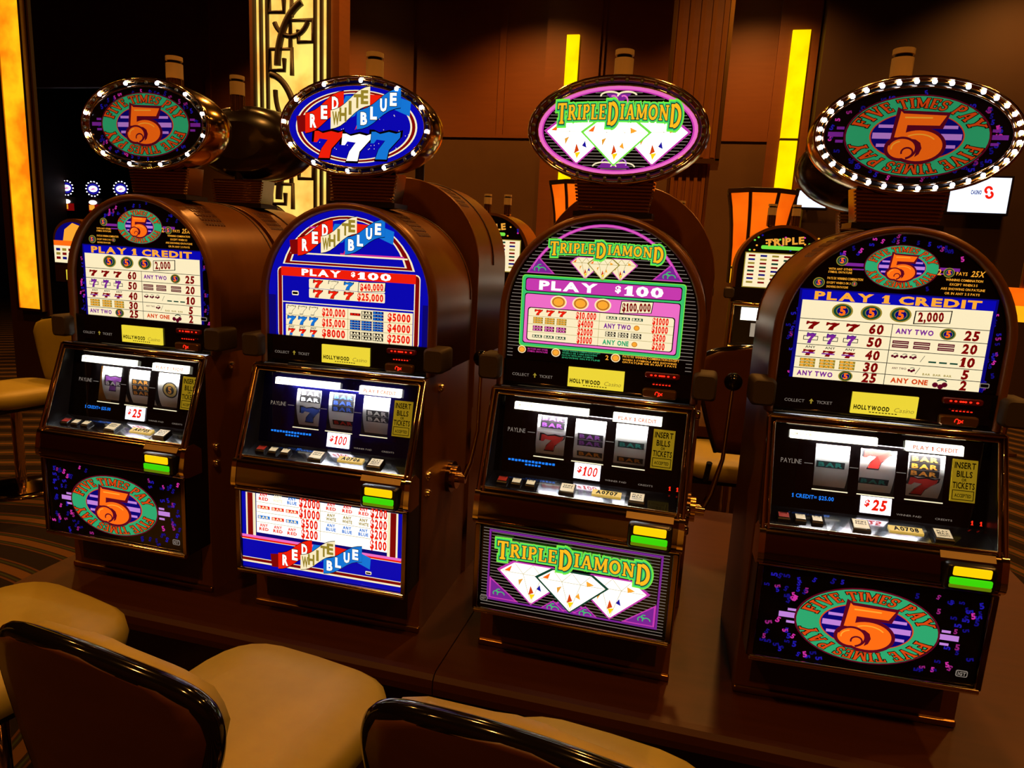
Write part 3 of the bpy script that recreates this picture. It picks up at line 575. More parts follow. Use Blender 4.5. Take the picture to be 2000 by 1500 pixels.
def neck(parent, y0=.128, y1=.205, lift=0., dz=OFF):
    b = MB(); b.extrude([(-.096, .178 + lift), (.096, .178 + lift), (.085, .098 + lift), (-.085, .098 + lift)], y0 + .006, y1, DCHROME, 'y'); b.box(-.098, .098, y0 - .006, y1 + .01, .086 + lift, .099 + lift, BLACK)
    nk = b.build('topper_neck', parent, dz)
    for k in range(9):
        z = .103 + .0082 * k + lift; hw = .0885 + (z - lift - .1) / .075 * .0125
        MB().rbox(-hw, hw, y0 - .004, y0 + .010, z - .0026, z + .0026, .0012, SLATM, 2).build('slat', nk, dz)
    return nk
CLEARP = mat('ribbed_candle_plastic', (.55, .42, .22), .3, 0, .5)
CLEARD = mat('smoked_candle_plastic', (.05, .02, .008), .12, 0, .6)
def candle(parent, x, y, zb, zt, dz=OFF, r=.024):
    b = MB(); n = 20
    def cyl(r_, a, c, m): b.loft([[(x + r_ * math.cos(2 * PI * k / n), y + r_ * math.sin(2 * PI * k / n), z) for k in range(n)] for z in (a, c)], m)
    cyl(r * .62, zb, zt - .12, BLACK); cyl(r, zt - .125, zt - .118, CHROME)
    o = b.build('candle_stem', parent, dz)
    b = MB(); cyl(r * .9, zt - .118, zt - .062, CLEARD)
    for k in range(10): b.tube([(x + r * .93 * math.cos(2 * PI * k / 10), y + r * .93 * math.sin(2 * PI * k / 10), z) for z in (zt - .118, zt - .062)], .0015, CHROME, 5)
    b.build('candle_lower_lens', o, dz)
    b = MB(); cyl(r, zt - .062, zt - .020, CLEARP); cyl(r * .8, zt - .020, zt - .012, BLACK); cyl(r, zt - .012, zt, CLEARP); b.build('candle_upper_lens', o, dz)
    return o
VENTM = mat('oxide_red_louvre', (.075, .018, .004), .4, .2)
def vent(parent, side, y0, y1, r=ARCH_R, zc=ARCH_C, a0=44, a1=66, dz=OFF):
    """patch of raised louvres on the rounded roof"""
    b = MB()
    for i in range(7):
        for j in range(5):
            a = math.radians(a0 + (a1 - a0) * (j + .5) / 5); a = a if side > 0 else PI - a; y = y0 + (y1 - y0) * (i + .5) / 7
            c = Vector((r * math.cos(a), y, zc + r * math.sin(a))); t = Vector((-math.sin(a), 0, math.cos(a))) * .0075; u = Vector((0, (y1 - y0) / 7 * .40, 0)); nn = Vector((math.cos(a), 0, math.sin(a))) * .0022
            b.add([c - t - u, c + t - u, c + t + u, c - t + u, c - t * .7 - u * .6 + nn, c + t * .7 - u * .6 + nn, c + t * .7 + u * .6 + nn, c - t * .7 + u * .6 + nn], [(4, 5, 6, 7), (0, 1, 5, 4), (1, 2, 6, 5), (2, 3, 7, 6), (3, 0, 4, 7)], VENTM)
    o = b.build('roof_vent', parent, dz); return o
# reel window plane
GY = lambda z: .022 + (z + .38) * .2
RX = [(-.131, -.057), (-.034, .042), (.067, .143)]; RZ0, RZ1 = -.509, -.409
REEL_INK = dict(red=mat('reel_red', (.62, .03, .02), .5), purple=mat('reel_purple', (.22, .05, .28), .5), green=mat('reel_green', (.02, .22, .17), .5), orange=mat('reel_orange', (.75, .30, .03), .5), blue=mat('reel_blue', (.03, .08, .38), .5), black=mat('reel_black', (.012, .01, .01), .5), white=REELW, gold=mat('reel_gold', (.6, .4, .1), .5))
def reel_art(x0, x1, syms):
    A = Art(); cx = (x0 + x1) / 2; w = (x1 - x0) * .84; Q = REEL_INK
    for s in syms:
        k, z, c = s
        if k == '7': seven(A, cx, z, w * .9, .043, Q[c], 1, Q['black'], .1)
        elif k == 'C': A.ell(cx, z, .026, .024, Q['black'], 1, 24); A.ell(cx, z, .022, .020, Q['gold'], 2, 24); A.ell(cx, z, .014, .013, Q['black'], 3, 20); A.text('5', cx, z, .018, Q['orange'], 4, off=.045)
        else:
            for j in range(int(k[1])):
                zz = z - .0165 * j; A.rect(cx - w / 2, cx + w / 2, zz - .0078, zz + .0078, Q['black'], 1); A.text('BAR', cx, zz, .0095, Q[c], 2, width=w * .86, off=.045)
    # keep only what shows in the window, bent over the drum
    return A
def reel_fn(x, l, z):
    R = .12; a = (z + .459) / R; yc = GY(-.459) + .012 + R
    return (x, yc - (R - l * Art.LY) * 0 - R * math.cos(a) + l * Art.LY, -.459 + R * math.sin(a))
def clip_z(b, lo, hi):
    """drop print that would leave the drum face (whole faces; print is fine enough)"""
    keep = [i for i, f in enumerate(b.f) if lo <= min(b.v[k][2] for k in f) and max(b.v[k][2] for k in f) <= hi]
    b.f = [b.f[i] for i in keep]; b.fm = [b.fm[i] for i in keep]; b.sm = [b.sm[i] for i in keep]
LENS = None
def pane_mat():
    m = bpy.data.materials.new('window_glass'); m.use_nodes = True; nt = m.node_tree; nt.nodes.clear()
    o = nt.nodes.new('ShaderNodeOutputMaterial'); mx = nt.nodes.new('ShaderNodeMixShader'); fr = nt.nodes.new('ShaderNodeFresnel'); fr.inputs[0].default_value = 1.45
    t = nt.nodes.new('ShaderNodeBsdfTransparent'); g = nt.nodes.new('ShaderNodeBsdfGlossy'); g.inputs['Roughness'].default_value = .02
    nt.links.new(fr.outputs[0], mx.inputs[0]); nt.links.new(t.outputs[0], mx.inputs[1]); nt.links.new(g.outputs[0], mx.inputs[2]); nt.links.new(mx.outputs[0], o.inputs[0]); return m
PANE = pane_mat()
BANNER = glow('lit_banner', (255, 250, 225), 2.6, sample=True); CARD = glow('lit_card', (250, 245, 255), 1.7, sample=True)
SIGNY = glow('casino_sign_yellow', (245, 225, 60), .85, sample=True); INSERTY = glow('insert_sign_yellow', (190, 160, 30), .38)
YLAMP = glow('acceptor_yellow', (255, 200, 5), 1.1, sample=True); GLAMP = glow('acceptor_green', (60, 215, 10), .95, sample=True); GLAMP2 = glow('acceptor_green_low', (120, 150, 10), .6)
def slot_machine(i, tx, ty, rz, kind, cfg):
    root = empty('slot_machine', (tx, ty, .55), rz); D = OFF
    P = lambda b, n, p=root: b.build(n, p, D)
    # cabinet: lower box and arched upper shell
    b = MB(); b.box(-.25, .25, -.008, .37, -1.053, -.585, BROWN); b.box(-.25, .25, .165, .37, -.585, -.345, BROWN); b.extrude(arch_profile(ARCH_R, ARCH_C, -.345), .056, .37, BROWN, 'y', True)
    for sx in (-1, 1): x0, x1 = sorted((sx * .2465, sx * .25)); b.box(x0, x1, -.008, .165, -.585, -.345, BROWN)
    body = P(b, 'cabinet')
    b = MB(); b.box(-.2465, .2465, .16, .166, -.58, -.35, BLACK); P(b, 'reel_bay_back', body)
    n = 32; ang = [PI * k / n for k in range(n + 1)]
    def ring(r, y): return [(r, y, -.345)] + [(r * math.cos(a), y, ARCH_C + r * math.sin(a)) for a in ang] + [(-r, y, -.345)]
    b = MB(); rr = [ring(.2335, .0505), ring(.2335, .034), ring(.239, .027), ring(.247, .028), ring(.2515, .036), ring(.2515, .060)]
    m_ = len(rr[0]); vs = [v for g in rr for v in g]; b.add(vs, [(a * m_ + k, a * m_ + k + 1, (a + 1) * m_ + k + 1, (a + 1) * m_ + k) for a in range(5) for k in range(m_ - 1)], BROWN, True); P(b, 'arch_bezel')
    vent(root, 1, .10, .19); vent(root, -1, .10, .19)
    b = MB(); b.tube([(.2505 * math.cos(a), .352, ARCH_C + .2505 * math.sin(a)) for a in ang], .0025, DWOOD, 5); P(b, 'rear_seam', body)
    ta, ba, fa = ARTS[kind]
    # top glass
    b = MB(); b.extrude(glass_outline(.2335, -.262), .048, .053, BLACK, 'y'); g = P(b, 'top_glass')
    (ta(11 + i) if kind == 'five' else ta()).build('pay_table_print', g, .0475, dz=D)
    # display strip
    zt = cfg.get('strip', -.262)
    b = MB(); b.box(-.246, .246, .036, .056, -.347, zt, GLOSS); strip = P(b, 'display_strip')
    sg = MB(); sg.box(-.065, .0735, .030, .036, -.332, -.283, SIGNY); s = P(sg, 'casino_sign', strip)
    A = Art(); A.text('HOLLYWOOD', -.022, -.3165, .0095, I['black'], 0, width=.076, off=.045, gap=.18); A.text('Casino', .046, -.3165, .010, I['olive'], 0, width=.042, off=0., slant=.25); [A.rect(-.026 + .0068 * k, -.0215 + .0068 * k, -.3272, -.3252, I['black'], 0) for k in range(9)]; A.build('sign_lettering', strip, .0295, dz=D)
    A = Art(); A.text('COLLECT', -.188, -.315, .0068, I['grey'], 0, width=.044, off=0.); A.text('TICKET', -.122, -.315, .0068, I['grey'], 0, width=.034, off=0.); A.rect(-.1525, -.1495, -.320, -.314, I['olive'], 0); A.poly([(-.156, -.314), (-.146, -.314), (-.151, -.308)], I['olive'], 0); A.build('ticket_lettering', strip, .0355, dz=D)
    lb = MB(); lb.rbox(.122, .205, .028, .037, -.292, -.277, .005, mat('dark_red_lens', (.12, .008, .004), .2)); P(lb, 'led_bar', strip)
    A = Art()
    for x in (.138, .148, .158, .163, .168, .178, .192): A.ell(x, -.284, .003, .0022, I['led'], 0, 10)
    for k in range(6): A.rect(.143 + .0075 * k, .1475 + .0075 * k, -.3068, -.3045, I['led'], 0)
    A.build('led_lights', strip, .0275, dz=D)
    lb = MB(); lb.rbox(.120, .201, .024, .037, -.340, -.317, .006, mat('card_slot_bronze', (.16, .075, .02), .3, .6)); P(lb, 'card_slot', strip)
    A = Art(); A.arc(.155, -.329, .004, .006, -60, 200, .002, I['led'], 0, 10); A.bar(.160, -.333, .168, -.325, .002, I['led'], 0); A.bar(.160, -.325, .168, -.331, .002, I['led'], 0); A.build('card_mark', strip, .0235, dz=D)
    for sx in (-1, 1):
        b = MB(); x0, x1 = sorted((sx * .236, sx * .291)); b.rbox(x0, x1, .0, .075, -.329, -.266, .010, EARM, 3); P(b, 'speaker_pod')
    # console: cheeks, soffit, chrome frame
    fy = lambda z: -(z + .345) * -.386 * 1. if False else (z + .345) * .386
    for sx in (-1, 1):
        b = MB(); x0, x1 = sorted((sx * .2335, sx * .2465)); b.extrude([(.03, -.345), (.002, -.347), (-.088, -.582), (-.099, -.668), (-.097, -.900), (.03, -.900)], x0, x1, BLACK); P(b, 'side_cheek')
    b = MB(); b.add([(-.234, .001, -.352), (.234, .001, -.352), (.234, GY(-.372), -.372), (-.234, GY(-.372), -.372)], [(0, 1, 2, 3)], GLOSS); P(b, 'soffit')
    b = MB(); zs = (-.347, -.584)
    for x, r in ((.2455, .0055), (.2335, .0035)):
        t = -.347 if r > .005 else -.3585
        pts = [(-x, fy(-.588) - .004, -.588), (-x, fy(t) - .004, t - .004), (-x + .004, fy(t) - .004, t), (x - .004, fy(t) - .004, t), (x, fy(t) - .004, t - .004), (x, fy(-.588) - .004, -.588)]; b.tube(pts, r, CHROME, 8)
    for sx in (-1, 1): b.add([(sx * .2455, fy(-.588) - .002, -.588), (sx * .2335, fy(-.588) - .002, -.588), (sx * .2335, fy(-.352) - .002, -.352), (sx * .2455, fy(-.352) - .002, -.352)], [(0, 1, 2, 3)], DCHROME)
    b.add([(-.2455, fy(-.347) - .002, -.347), (.2455, fy(-.347) - .002, -.347), (.2335, fy(-.3585) - .002, -.3585), (-.2335, fy(-.3585) - .002, -.3585)], [(0, 1, 2, 3)], DCHROME); P(b, 'window_frame')
    # reel panel with three openings
    xs = [-.2335, RX[0][0], RX[0][1], RX[1][0], RX[1][1], RX[2][0], RX[2][1], .2335]; zs = [-.560, RZ0, RZ1, -.370]; b = MB()
    for a in range(7):
        for c in range(3):
            if c == 1 and a in (1, 3, 5): continue
            b.add([(xs[a], GY(zs[c]), zs[c]), (xs[a + 1], GY(zs[c]), zs[c]), (xs[a + 1], GY(zs[c + 1]), zs[c + 1]), (xs[a], GY(zs[c + 1]), zs[c + 1])], [(0, 1, 2, 3)], cfg.get('panel', GLOSS))
    pan = P(b, 'reel_panel')
    b = MB(); b.add([(-.17, GY(-.52) - .003, -.52), (.17, GY(-.52) - .003, -.52), (.17, GY(-.4) - .003, -.4), (-.17, GY(-.4) - .003, -.4)], [(0, 1, 2, 3)], PANE); P(b, 'reel_pane', pan)
    for j, (x0, x1) in enumerate(RX):
        b = MB(); N = 14; zz = [-.516 + .114 * k / N for k in range(N + 1)]
        b.add([reel_fn(x, 0, z) for z in zz for x in (x0 - .004, x1 + .004)], [(2 * k, 2 * k + 1, 2 * k + 3, 2 * k + 2) for k in range(N)], REELW, True)
        for x in (x0 - .004, x1 + .004): b.add([reel_fn(x, 0, z) for z in zz] + [(x, GY(-.459) + .1, -.459)], [list(range(N + 2))], BLACK)
        rl = P(b, 'reel'); A = reel_art(x0, x1, cfg['reels'][j]); clip_z(A.b, -.5155, -.4025); A.build('reel_symbols', rl, 0, dz=D, fn=reel_fn)
    A = Art(); A.text('PAYLINE', -.183, -.4535, .0105, I['grey'], 0, width=.046, off=0.)
    for x0, x1 in ((-.154, -.135), (-.055, -.037), (.044, .064)): MB().add([(x, GY(z) - .0008, z) for z in (-.4557, -.4543) for x in (x0, x1)], [(0, 1, 3, 2)], I['grey']).build('payline_mark', pan, D)
    if cfg['den'] == '$25': A.text('1 CREDIT= $25.00', -.129, -.531, .0085, I['dblue'], 0, width=.092, off=.02)
    else:
        for k in range(14): A.rect(-.197 + .0088 * k, -.1905 + .0088 * k, -.5300 - .0004 * (k % 3), -.5255 + .0006 * (k % 2), I['dblue'], 0)
        for k in range(5): A.rect(-.152 + .0085 * k, -.146 + .0085 * k, -.5380, -.5340 + .0006 * (k % 2), I['dblue'], 0)
    for x in (.208, .226): L = Art(); L.text('1', x, -.548, .009, I['led'], 0, off=.02); L.build('credit_digit', pan, GY(-.38) - .0006, .2, -.38, D)
    A.text('WINNER PAID', .078, -.548, .004, I['grey'], 0, width=.052, off=0.); A.text('CREDITS', .150, -.548, .004, I['grey'], 0, width=.035, off=0.)
    for x0, x1 in RX: MB().add([(x, GY(z) - .0012, z) for z in (-.5135, -.511) for x in (x0 - .002, x1 + .002)], [(0, 1, 3, 2)], I['cream']).build('reel_edge_light', pan, D)
    A.build('panel_lettering', pan, GY(-.38) - .0006, .2, -.38, D)
    tb = lambda x0, x1, z0, z1, m, nm, t=.004: P(MB().add([(x, GY(z) - d, z) for d in (.001, t) for z in (z0, z1) for x in (x0, x1)], [(4, 5, 7, 6), (0, 4, 6, 2), (1, 3, 7, 5), (2, 6, 7, 3), (0, 1, 5, 4)], m), nm, pan)
    tb(-.192, -.004, -.399, -.382, BANNER, 'ticket_banner', .012); tb(.057, .174, -.403, -.382, BANNER, 'play_banner', .012)
    A = Art(); A.text('REDEEM TICKETS WITHIN', -.168, -.388, .006, I['olive'], 0, width=.044, off=.02); A.text('PLAY 1 CREDIT', .116, -.3925, .0085, I['dorange'], 0, width=.092, off=.02); A.build('banner_lettering', pan, GY(-.38) - .0128, .2, -.38, D)
    tb(.157, .208, -.504, -.412, INSERTY, 'insert_sign')
    A = Art()
    for t, z, h, wd in (('INSERT', -.424, .013, .043), ('BILLS', -.443, .013, .032), ('OR', -.4555, .006, .010), ('TICKETS', -.468, .013, .045)): A.text(t, .1825, z, h, I['black'], 0, width=wd, off=.02)
    A.line([(.161, -.479), (.204, -.479), (.204, -.499), (.161, -.499)], .0015, I['black'], 0, True); A.text('ACCEPTED', .1825, -.490, .007, I['black'], 0, width=.034, off=.02); A.build('insert_lettering', pan, GY(-.38) - .0046, .2, -.38, D)
    tb(-.026, .039, -.552, -.515, CARD, 'denomination_card'); A = Art(); A.text('$', -.013, -.529, .013, I['red'], 0, width=.011, off=.045, slant=.15); A.text(cfg['den'][1:], .0125, -.532, .022, I['red'], 0, width=.030 if len(cfg['den']) == 3 else .036, off=.02 if len(cfg['den']) > 3 else .045, slant=.15); A.build('card_lettering', pan, GY(-.38) - .0046, .2, -.38, D)
    # button deck
    dy = lambda z: 0; deck = lambda y: -.5605 - (y + .016) * -.36 if False else -.5600 + (y + .014) * .34
    b = MB(); b.add([(x, y, deck(y)) for y in (GY(-.56) + .002, -.088) for x in (-.2335, .2335)], [(0, 2, 3, 1)], GLOSS); dk = P(b, 'button_deck')
    b = MB(); b.add([(x, y, deck(y) + .0008) for y in (-.026, -.082) for x in (-.105, .108)], [(0, 2, 3, 1)], mat('deck_glare_metal', (.62, .62, .66), .10, 1.)); P(b, 'deck_glare_mirror', dk)  # mirror sheet added to make the white glare on the deck
    def btn(x, w, d, m, cap, lines=()):
        q = MB(); y0, y1 = -.056 - d / 2, -.056 + d / 2; h = .009
        q.add([(x + sx * w / 2 * k, (y0 if sy < 0 else y1) * 1 + (0 if k == 1 else (.002 if sy < 0 else -.002)), deck(y0 if sy < 0 else y1) + hz) for k, hz in ((1, .0), (1, h * .7), (.92, h)) for sx, sy in ((-1, -1), (1, -1), (1, 1), (-1, 1))], [(a * 4 + k, a * 4 + (k + 1) % 4, a * 4 + 4 + (k + 1) % 4, a * 4 + 4 + k) for a in (0, 1) for k in range(4)], BLACK)
        o = P(q, 'button', dk); q = MB(); q.add([(x + sx * w * .43, y, deck(y) + h + .0006) for sx, y in ((-1, y0 + .003), (1, y0 + .003), (1, y1 - .003), (-1, y1 - .003))], [(0, 1, 2, 3)], m); P(q, 'button_cap', o) if False else q.build('button_cap', dk, D)
        if lines:
            A = Art()
            for kx, t in enumerate(lines): A.text(t, 0, .006 - kx * .0068, .0045, I['black'], 0, width=w * .6, off=.02)
            A.b.v = [(x + vx, -.056 + vz, deck(-.056 + vz) + h + .0012) for vx, l, vz in A.b.v]; A.b.build('button_lettering', dk, D)
    RB = mat('button_red', (.35, .03, .015), .3); WB = glow('button_lit_white', (235, 215, 170), .55)
    btn(-.196, .026, .022, RB, 0, ('CHANGE',)); btn(-.160, .024, .022, WB, 0, ('CASH OUT',)); btn(-.124, .024, .022, WB, 0, ('BET ONE',)); btn(-.032, .038, .034, WB, 0, ('SPIN', 'REELS')); btn(.136, .038, .034, WB, 0, ('PLAY', 'MAX', 'CREDITS'))
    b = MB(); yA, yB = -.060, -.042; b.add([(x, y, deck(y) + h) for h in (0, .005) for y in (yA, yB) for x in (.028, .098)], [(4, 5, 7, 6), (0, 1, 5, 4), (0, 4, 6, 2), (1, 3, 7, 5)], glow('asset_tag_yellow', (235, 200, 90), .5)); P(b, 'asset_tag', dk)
    A = Art(); A.text(cfg['tag'], 0, 0, .0115, I['black'], 0, width=.052, off=.045); A.b.v = [(.063 + vx, -.051 + vz, deck(-.051 + vz) + .0056) for vx, l, vz in A.b.v]; A.b.build('tag_lettering', dk, D)
    # bumper
    prof = [(-.070, -.5815), (-.084, -.5815), (-.094, -.584), (-.102, -.591), (-.1065, -.600), (-.1085, -.612), (-.112, -.632), (-.1145, -.648), (-.112, -.660), (-.104, -.6675), (-.090, -.670), (-.04, -.670), (-.04, -.600)]
    b = MB(); b.extrude(prof, -.240, .240, DCHROME, 'x', True); bp = P(b, 'bumper')
    b = MB(); b.tube([(x, -.0895, -.5815) for x in (-.245, .245)], .0045, CHROME, 8); b.tube([(x, -.106, -.668) for x in (-.245, .245)], .003, CHROME, 8); P(b, 'bumper_trim', bp)
    for sx in (-1, 1):
        b = MB(); x0, x1 = sorted((sx * .238, sx * .2515)); b.extrude([(y * 1.03 + .001, z * 1.0 + (.002 if z > -.6 else -.001)) for y, z in prof], x0, x1, CHROME, 'x', True); P(b, 'bumper_cap', bp)
    b = MB(); b.add([(x, y, z) for y, z in ((-.0985, -.5875), (-.1075, -.6005)) for x in (.118, .226)], [(0, 1, 3, 2)], mat('warning_label', (.45, .30, .08), .4)); b.v = [(x, y - .0015, z + .001) for x, y, z in b.v]; P(b, 'warning_label', bp)
    b = MB(); b.rbox(.126, .226, -.127, -.085, -.664, -.604, .008, BLACK); ba_ = P(b, 'bill_acceptor', root)
    b = MB(); b.rbox(.139, .213, -.1295, -.126, -.6285, -.6085, .003, YLAMP, 2); P(b, 'yellow_light', ba_)
    b = MB(); b.rbox(.135, .217, -.1305, -.126, -.648, -.6325, .003, GLAMP, 2); b.rbox(.135, .217, -.1295, -.126, -.656, -.648, .002, GLAMP2, 2); P(b, 'green_light', ba_)
    # lower door
    b = MB(); b.box(-.2335, .2335, -.096, .0, -.900, -.668, BLACK); dr = P(b, 'lower_door')
    (ba(5 + i) if kind == 'five' else ba()).build('lower_glass_print', dr, -.0975, dz=D)
    b = MB(); b.tube([(-.240, -.103, -.900), (.240, -.103, -.900)], .008, CHROME, 10); P(b, 'door_trim', dr)
    for sx in (-1, 1): b = MB(); x0, x1 = sorted((sx * .2325, sx * .2455)); b.rbox(x0, x1, -.107, -.09, -.898, -.672, .003, DCHROME); P(b, 'door_edge', dr)
    # foot trim
    b = MB(); b.rbox(-.252, .252, -.016, -.006, -1.053, -1.035, .004, BRASS); P(b, 'foot_trim')
    b = MB(); b.box(-.215, .215, -.0105, -.007, -1.02, -.925, DWOOD); P(b, 'foot_panel')
    # lever, key locks
    b = MB(); n2 = 20
    for r, x0, x1, m in ((.046, .25, .262, DCHROME), (.034, .262, .276, GOLD), (.016, .276, .300, CHROME)): b.loft([[(x, .214 + r * math.cos(2 * PI * k / n2), -.672 + r * math.sin(2 * PI * k / n2)) for k in range(n2)] for x in (x0, x1)], m)
    lv = P(b, 'lever_hub'); b = MB(); b.tube([(.292, .214, -.672), (.312, .213, -.62), (.332, .207, -.52), (.336, .200, -.33)], [.010, .008, .0055, .005], CHROME, 10); P(b, 'lever_arm', lv); b = MB(); b.ball((.336, .199, -.310), .0235, KNOB, 16, 10); P(b, 'lever_ball', lv)
    for y, z in ((.10, -.385), (.02, -.61), (.02, -.66)): b = MB(); b.loft([[(x, y + r * math.cos(2 * PI * k / 14), z + r * math.sin(2 * PI * k / 14)) for k in range(14)] for x, r in ((.2465, .012), (.257, .012), (.262, .008))], CHROME); P(b, 'key_lock')
    # topper
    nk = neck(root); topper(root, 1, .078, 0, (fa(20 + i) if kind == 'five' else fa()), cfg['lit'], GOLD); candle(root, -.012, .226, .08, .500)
    # reel lamp inside the window head
    ld = bpy.data.lights.new('reel_lamp', 'AREA'); ld.shape = 'RECTANGLE'; ld.size = .30; ld.size_y = .012; ld.energy = 2.8; ld.color = (.93, .95, 1.)
    lo = bpy.data.objects.new('reel_lamp', ld); col.objects.link(lo); lo.parent = root; lo.location = (.006, GY(-.40) + .004, -.397 + D); lo.rotation_euler = (math.radians(28), 0, 0)
    return root
POS = [(0, 0, 0), (.6561, -.0047, .0199), (1.3292, .0058, -.0080), (1.9881, .0325, .0518)]
CFG = [
 dict(den='$25', tag='A0705', lit=lambda i: i % 3 == 1, reels=[[('B1', -.459, 'white'), ('7', -.459, 'purple')], [('B3', -.446, 'orange'), ('7', -.522, 'red')], [('C', -.459, '')]]),
 dict(den='$100', tag='A0706', strip=-.268, lit=lambda i: i % 3 == 2, reels=[[('B2', -.421, 'white'), ('7', -.481, 'blue')], [('B3', -.421, 'blue'), ('B1', -.494, 'red')], [('B2', -.455, 'white'), ('7', -.522, 'red')]], panel=mat('blue_gloss_panel', (.004, .004, .06), .07)),
 dict(den='$100', tag='A0707', strip=-.278, lit=lambda i: False, reels=[[('B2', -.418, 'purple'), ('7', -.481, 'red')], [('B2', -.453, 'purple'), ('B1', -.500, 'orange')], [('B1', -.461, 'green'), ('B1', -.502, 'orange')]]),
 dict(den='$25', tag='A0708', strip=-.265, lit=lambda i: True, reels=[[('C', -.400, ''), ('B1', -.457, 'green'), ('7', -.520, 'purple')], [('7', -.433, 'red'), ('B1', -.487, 'green')], [('B3', -.422, 'orange'), ('7', -.487, 'red')]]),
]
LABS = ['brown slot machine with an orange numeral on its oval sign and every third bulb lit',
 'brown slot machine with a ribbon over three coloured sevens on its oval sign',
 'brown slot machine with three white diamonds on its oval sign and all the bulbs unlit',
 'brown slot machine with an orange numeral on its oval sign and every bulb lit']
# ------------------------------------------------------------------ the room
def slab(name, x0, x1, y0, y1, z0, z1, m, parent=None): o = MB().box(x0, x1, y0, y1, z0, z1, m).build(name, parent); return o if parent else struct(o)
def carpet():
    m = bpy.data.materials.new('patterned_carpet'); m.use_nodes = True; nt = m.node_tree; p = nt.nodes['Principled BSDF']; p.inputs['Roughness'].default_value = .95; p.inputs['Specular IOR Level'].default_value = .1
    tc = nt.nodes.new('ShaderNodeTexCoord'); mp = nt.nodes.new('ShaderNodeMapping'); mp.inputs['Location'].default_value = (1.6, .6, 0); wv = nt.nodes.new('ShaderNodeTexWave'); wv.wave_type = 'RINGS'; wv.rings_direction = 'Z'; wv.inputs['Scale'].default_value = 1.3; wv.inputs['Distortion'].default_value = 2.2; wv.inputs['Detail'].default_value = 1; wv.inputs['Detail Scale'].default_value = .6
    r = nt.nodes.new('ShaderNodeValToRGB'); e = r.color_ramp.elements; r.color_ramp.interpolation = 'CONSTANT'; e[0].position = 0; e[0].color = (.006, .003, .0015, 1); e[1].position = .45; e[1].color = (.05, .017, .004, 1)
    for pos, c in ((.58, (.012, .007, .003, 1)), (.70, (.018, .022, .006, 1)), (.80, (.01, .006, .003, 1)), (.9, (.07, .03, .007, 1))): q = e.new(pos); q.color = c
    nt.links.new(tc.outputs['Object'], mp.inputs[0]); nt.links.new(mp.outputs[0], wv.inputs['Vector']); nt.links.new(wv.outputs['Fac'], r.inputs[0]); nt.links.new(r.outputs[0], p.inputs['Base Color'])
    n = nt.nodes.new('ShaderNodeTexNoise'); n.inputs['Scale'].default_value = 400; b = nt.nodes.new('ShaderNodeBump'); b.inputs['Strength'].default_value = .4; b.inputs['Distance'].default_value = .003; nt.links.new(n.outputs['Fac'], b.inputs['Height']); nt.links.new(b.outputs[0], p.inputs['Normal'])
    return m
slab('floor', -16, 8, -5, 22, -.05, 0, carpet())
slab('ceiling', -16, 8, -5, 22, CEIL, CEIL + .1, WALLD)
slab('wall_right', 7.9, 8, -5, 9, 0, CEIL, PANEL)
slab('wall_front', -16, 8, -5.1, -5, 0, CEIL, PANEL)
slab('wall_left', -16.1, -16, -5, 22, 0, CEIL, WALLD)
slab('wall_far', -16, -2, 21.9, 22, 0, CEIL, WALLD)
zt = at(950, 265, y=8.98).z; XL = at(335, 200, y=9).x
slab('wall_soffit', -15.9, XL, 9, 9.1, at(200, 168, y=9).z, CEIL, PANEL)
wb = slab('wall_back', XL, 8, 9, 9.1, 0, CEIL, PANEL)
slab('wainscot', XL, 3.0, 8.95, 9, 0, zt, PANELD, wb); slab('rail', XL, 3.0, 8.93, 8.96, zt - .02, zt + .03, PANEL, wb)
for k, x in enumerate((-6.6, -5.6, -4.5, -3.0, -1.55, -.1, 1.35)): slab('stile', x - .05, x + .05, 8.96, 9, zt + .03, CEIL, PANEL, wb)
for k, (x, y) in enumerate(ADDED_LAMPS):  # unseen fixtures added to go with the room lamps and reflect in chrome
    o = empty('added_downlight', (x, y, CEIL)); n = 20
    b = MB(); b.loft([[(r * math.cos(2 * PI * i / n), r * math.sin(2 * PI * i / n), z) for i in range(n)] for r, z in ((.13, 0), (.13, -.015), (.105, -.02), (.10, -.005))], BRASS, True, False); b.build('trim_ring', o)
    b = MB(); b.add([(.10 * math.cos(2 * PI * i / n), .10 * math.sin(2 * PI * i / n), -.006) for i in range(n)], [list(range(n))], glow('added_lamp_lens', (255, 190, 110), 14.)); b.build('lens', o)
    tag(o, 'unseen brass ceiling downlight with a warm lens, added to light the room', 'downlight', 'unseen downlights added to light the room')
# counter that carries the row
for k, (x0, x1) in enumerate(((-.315, 1.013), (1.016, 2.75))):
    o = empty('gaming_counter', ((x0 + x1) / 2, .35, 0)); X0, X1 = x0 - (x0 + x1) / 2, x1 - (x0 + x1) / 2
    b = MB(); pr = [(.95, .55), (-.505, .55), (-.520, .546), (-.530, .535), (-.533, .515), (-.530, .495), (-.520, .487), (.95, .487)]; b.extrude(pr, X0, X1, WOOD, 'x', False); b.build('counter_top', o)
    b = MB(); b.box(X0 + .04, X1 - .02, -.44, .93, .08, .487, DWOOD); b.build('plinth', o); b = MB(); b.box(X0 + .07, X1 - .02, -.40, .92, 0, .08, BLACK); b.build('toe_kick', o)
    tag(o, ('brown wooden counter section under the ribbon machine', 'brown wooden counter section under the diamond machine')[k], 'counter')
for i in range(4):
    m = slot_machine(i, *POS[i], ('five', 'rwb', 'gem', 'five')[i], CFG[i]); tag(m, LABS[i], 'slot machine', 'slot machines in the front row')
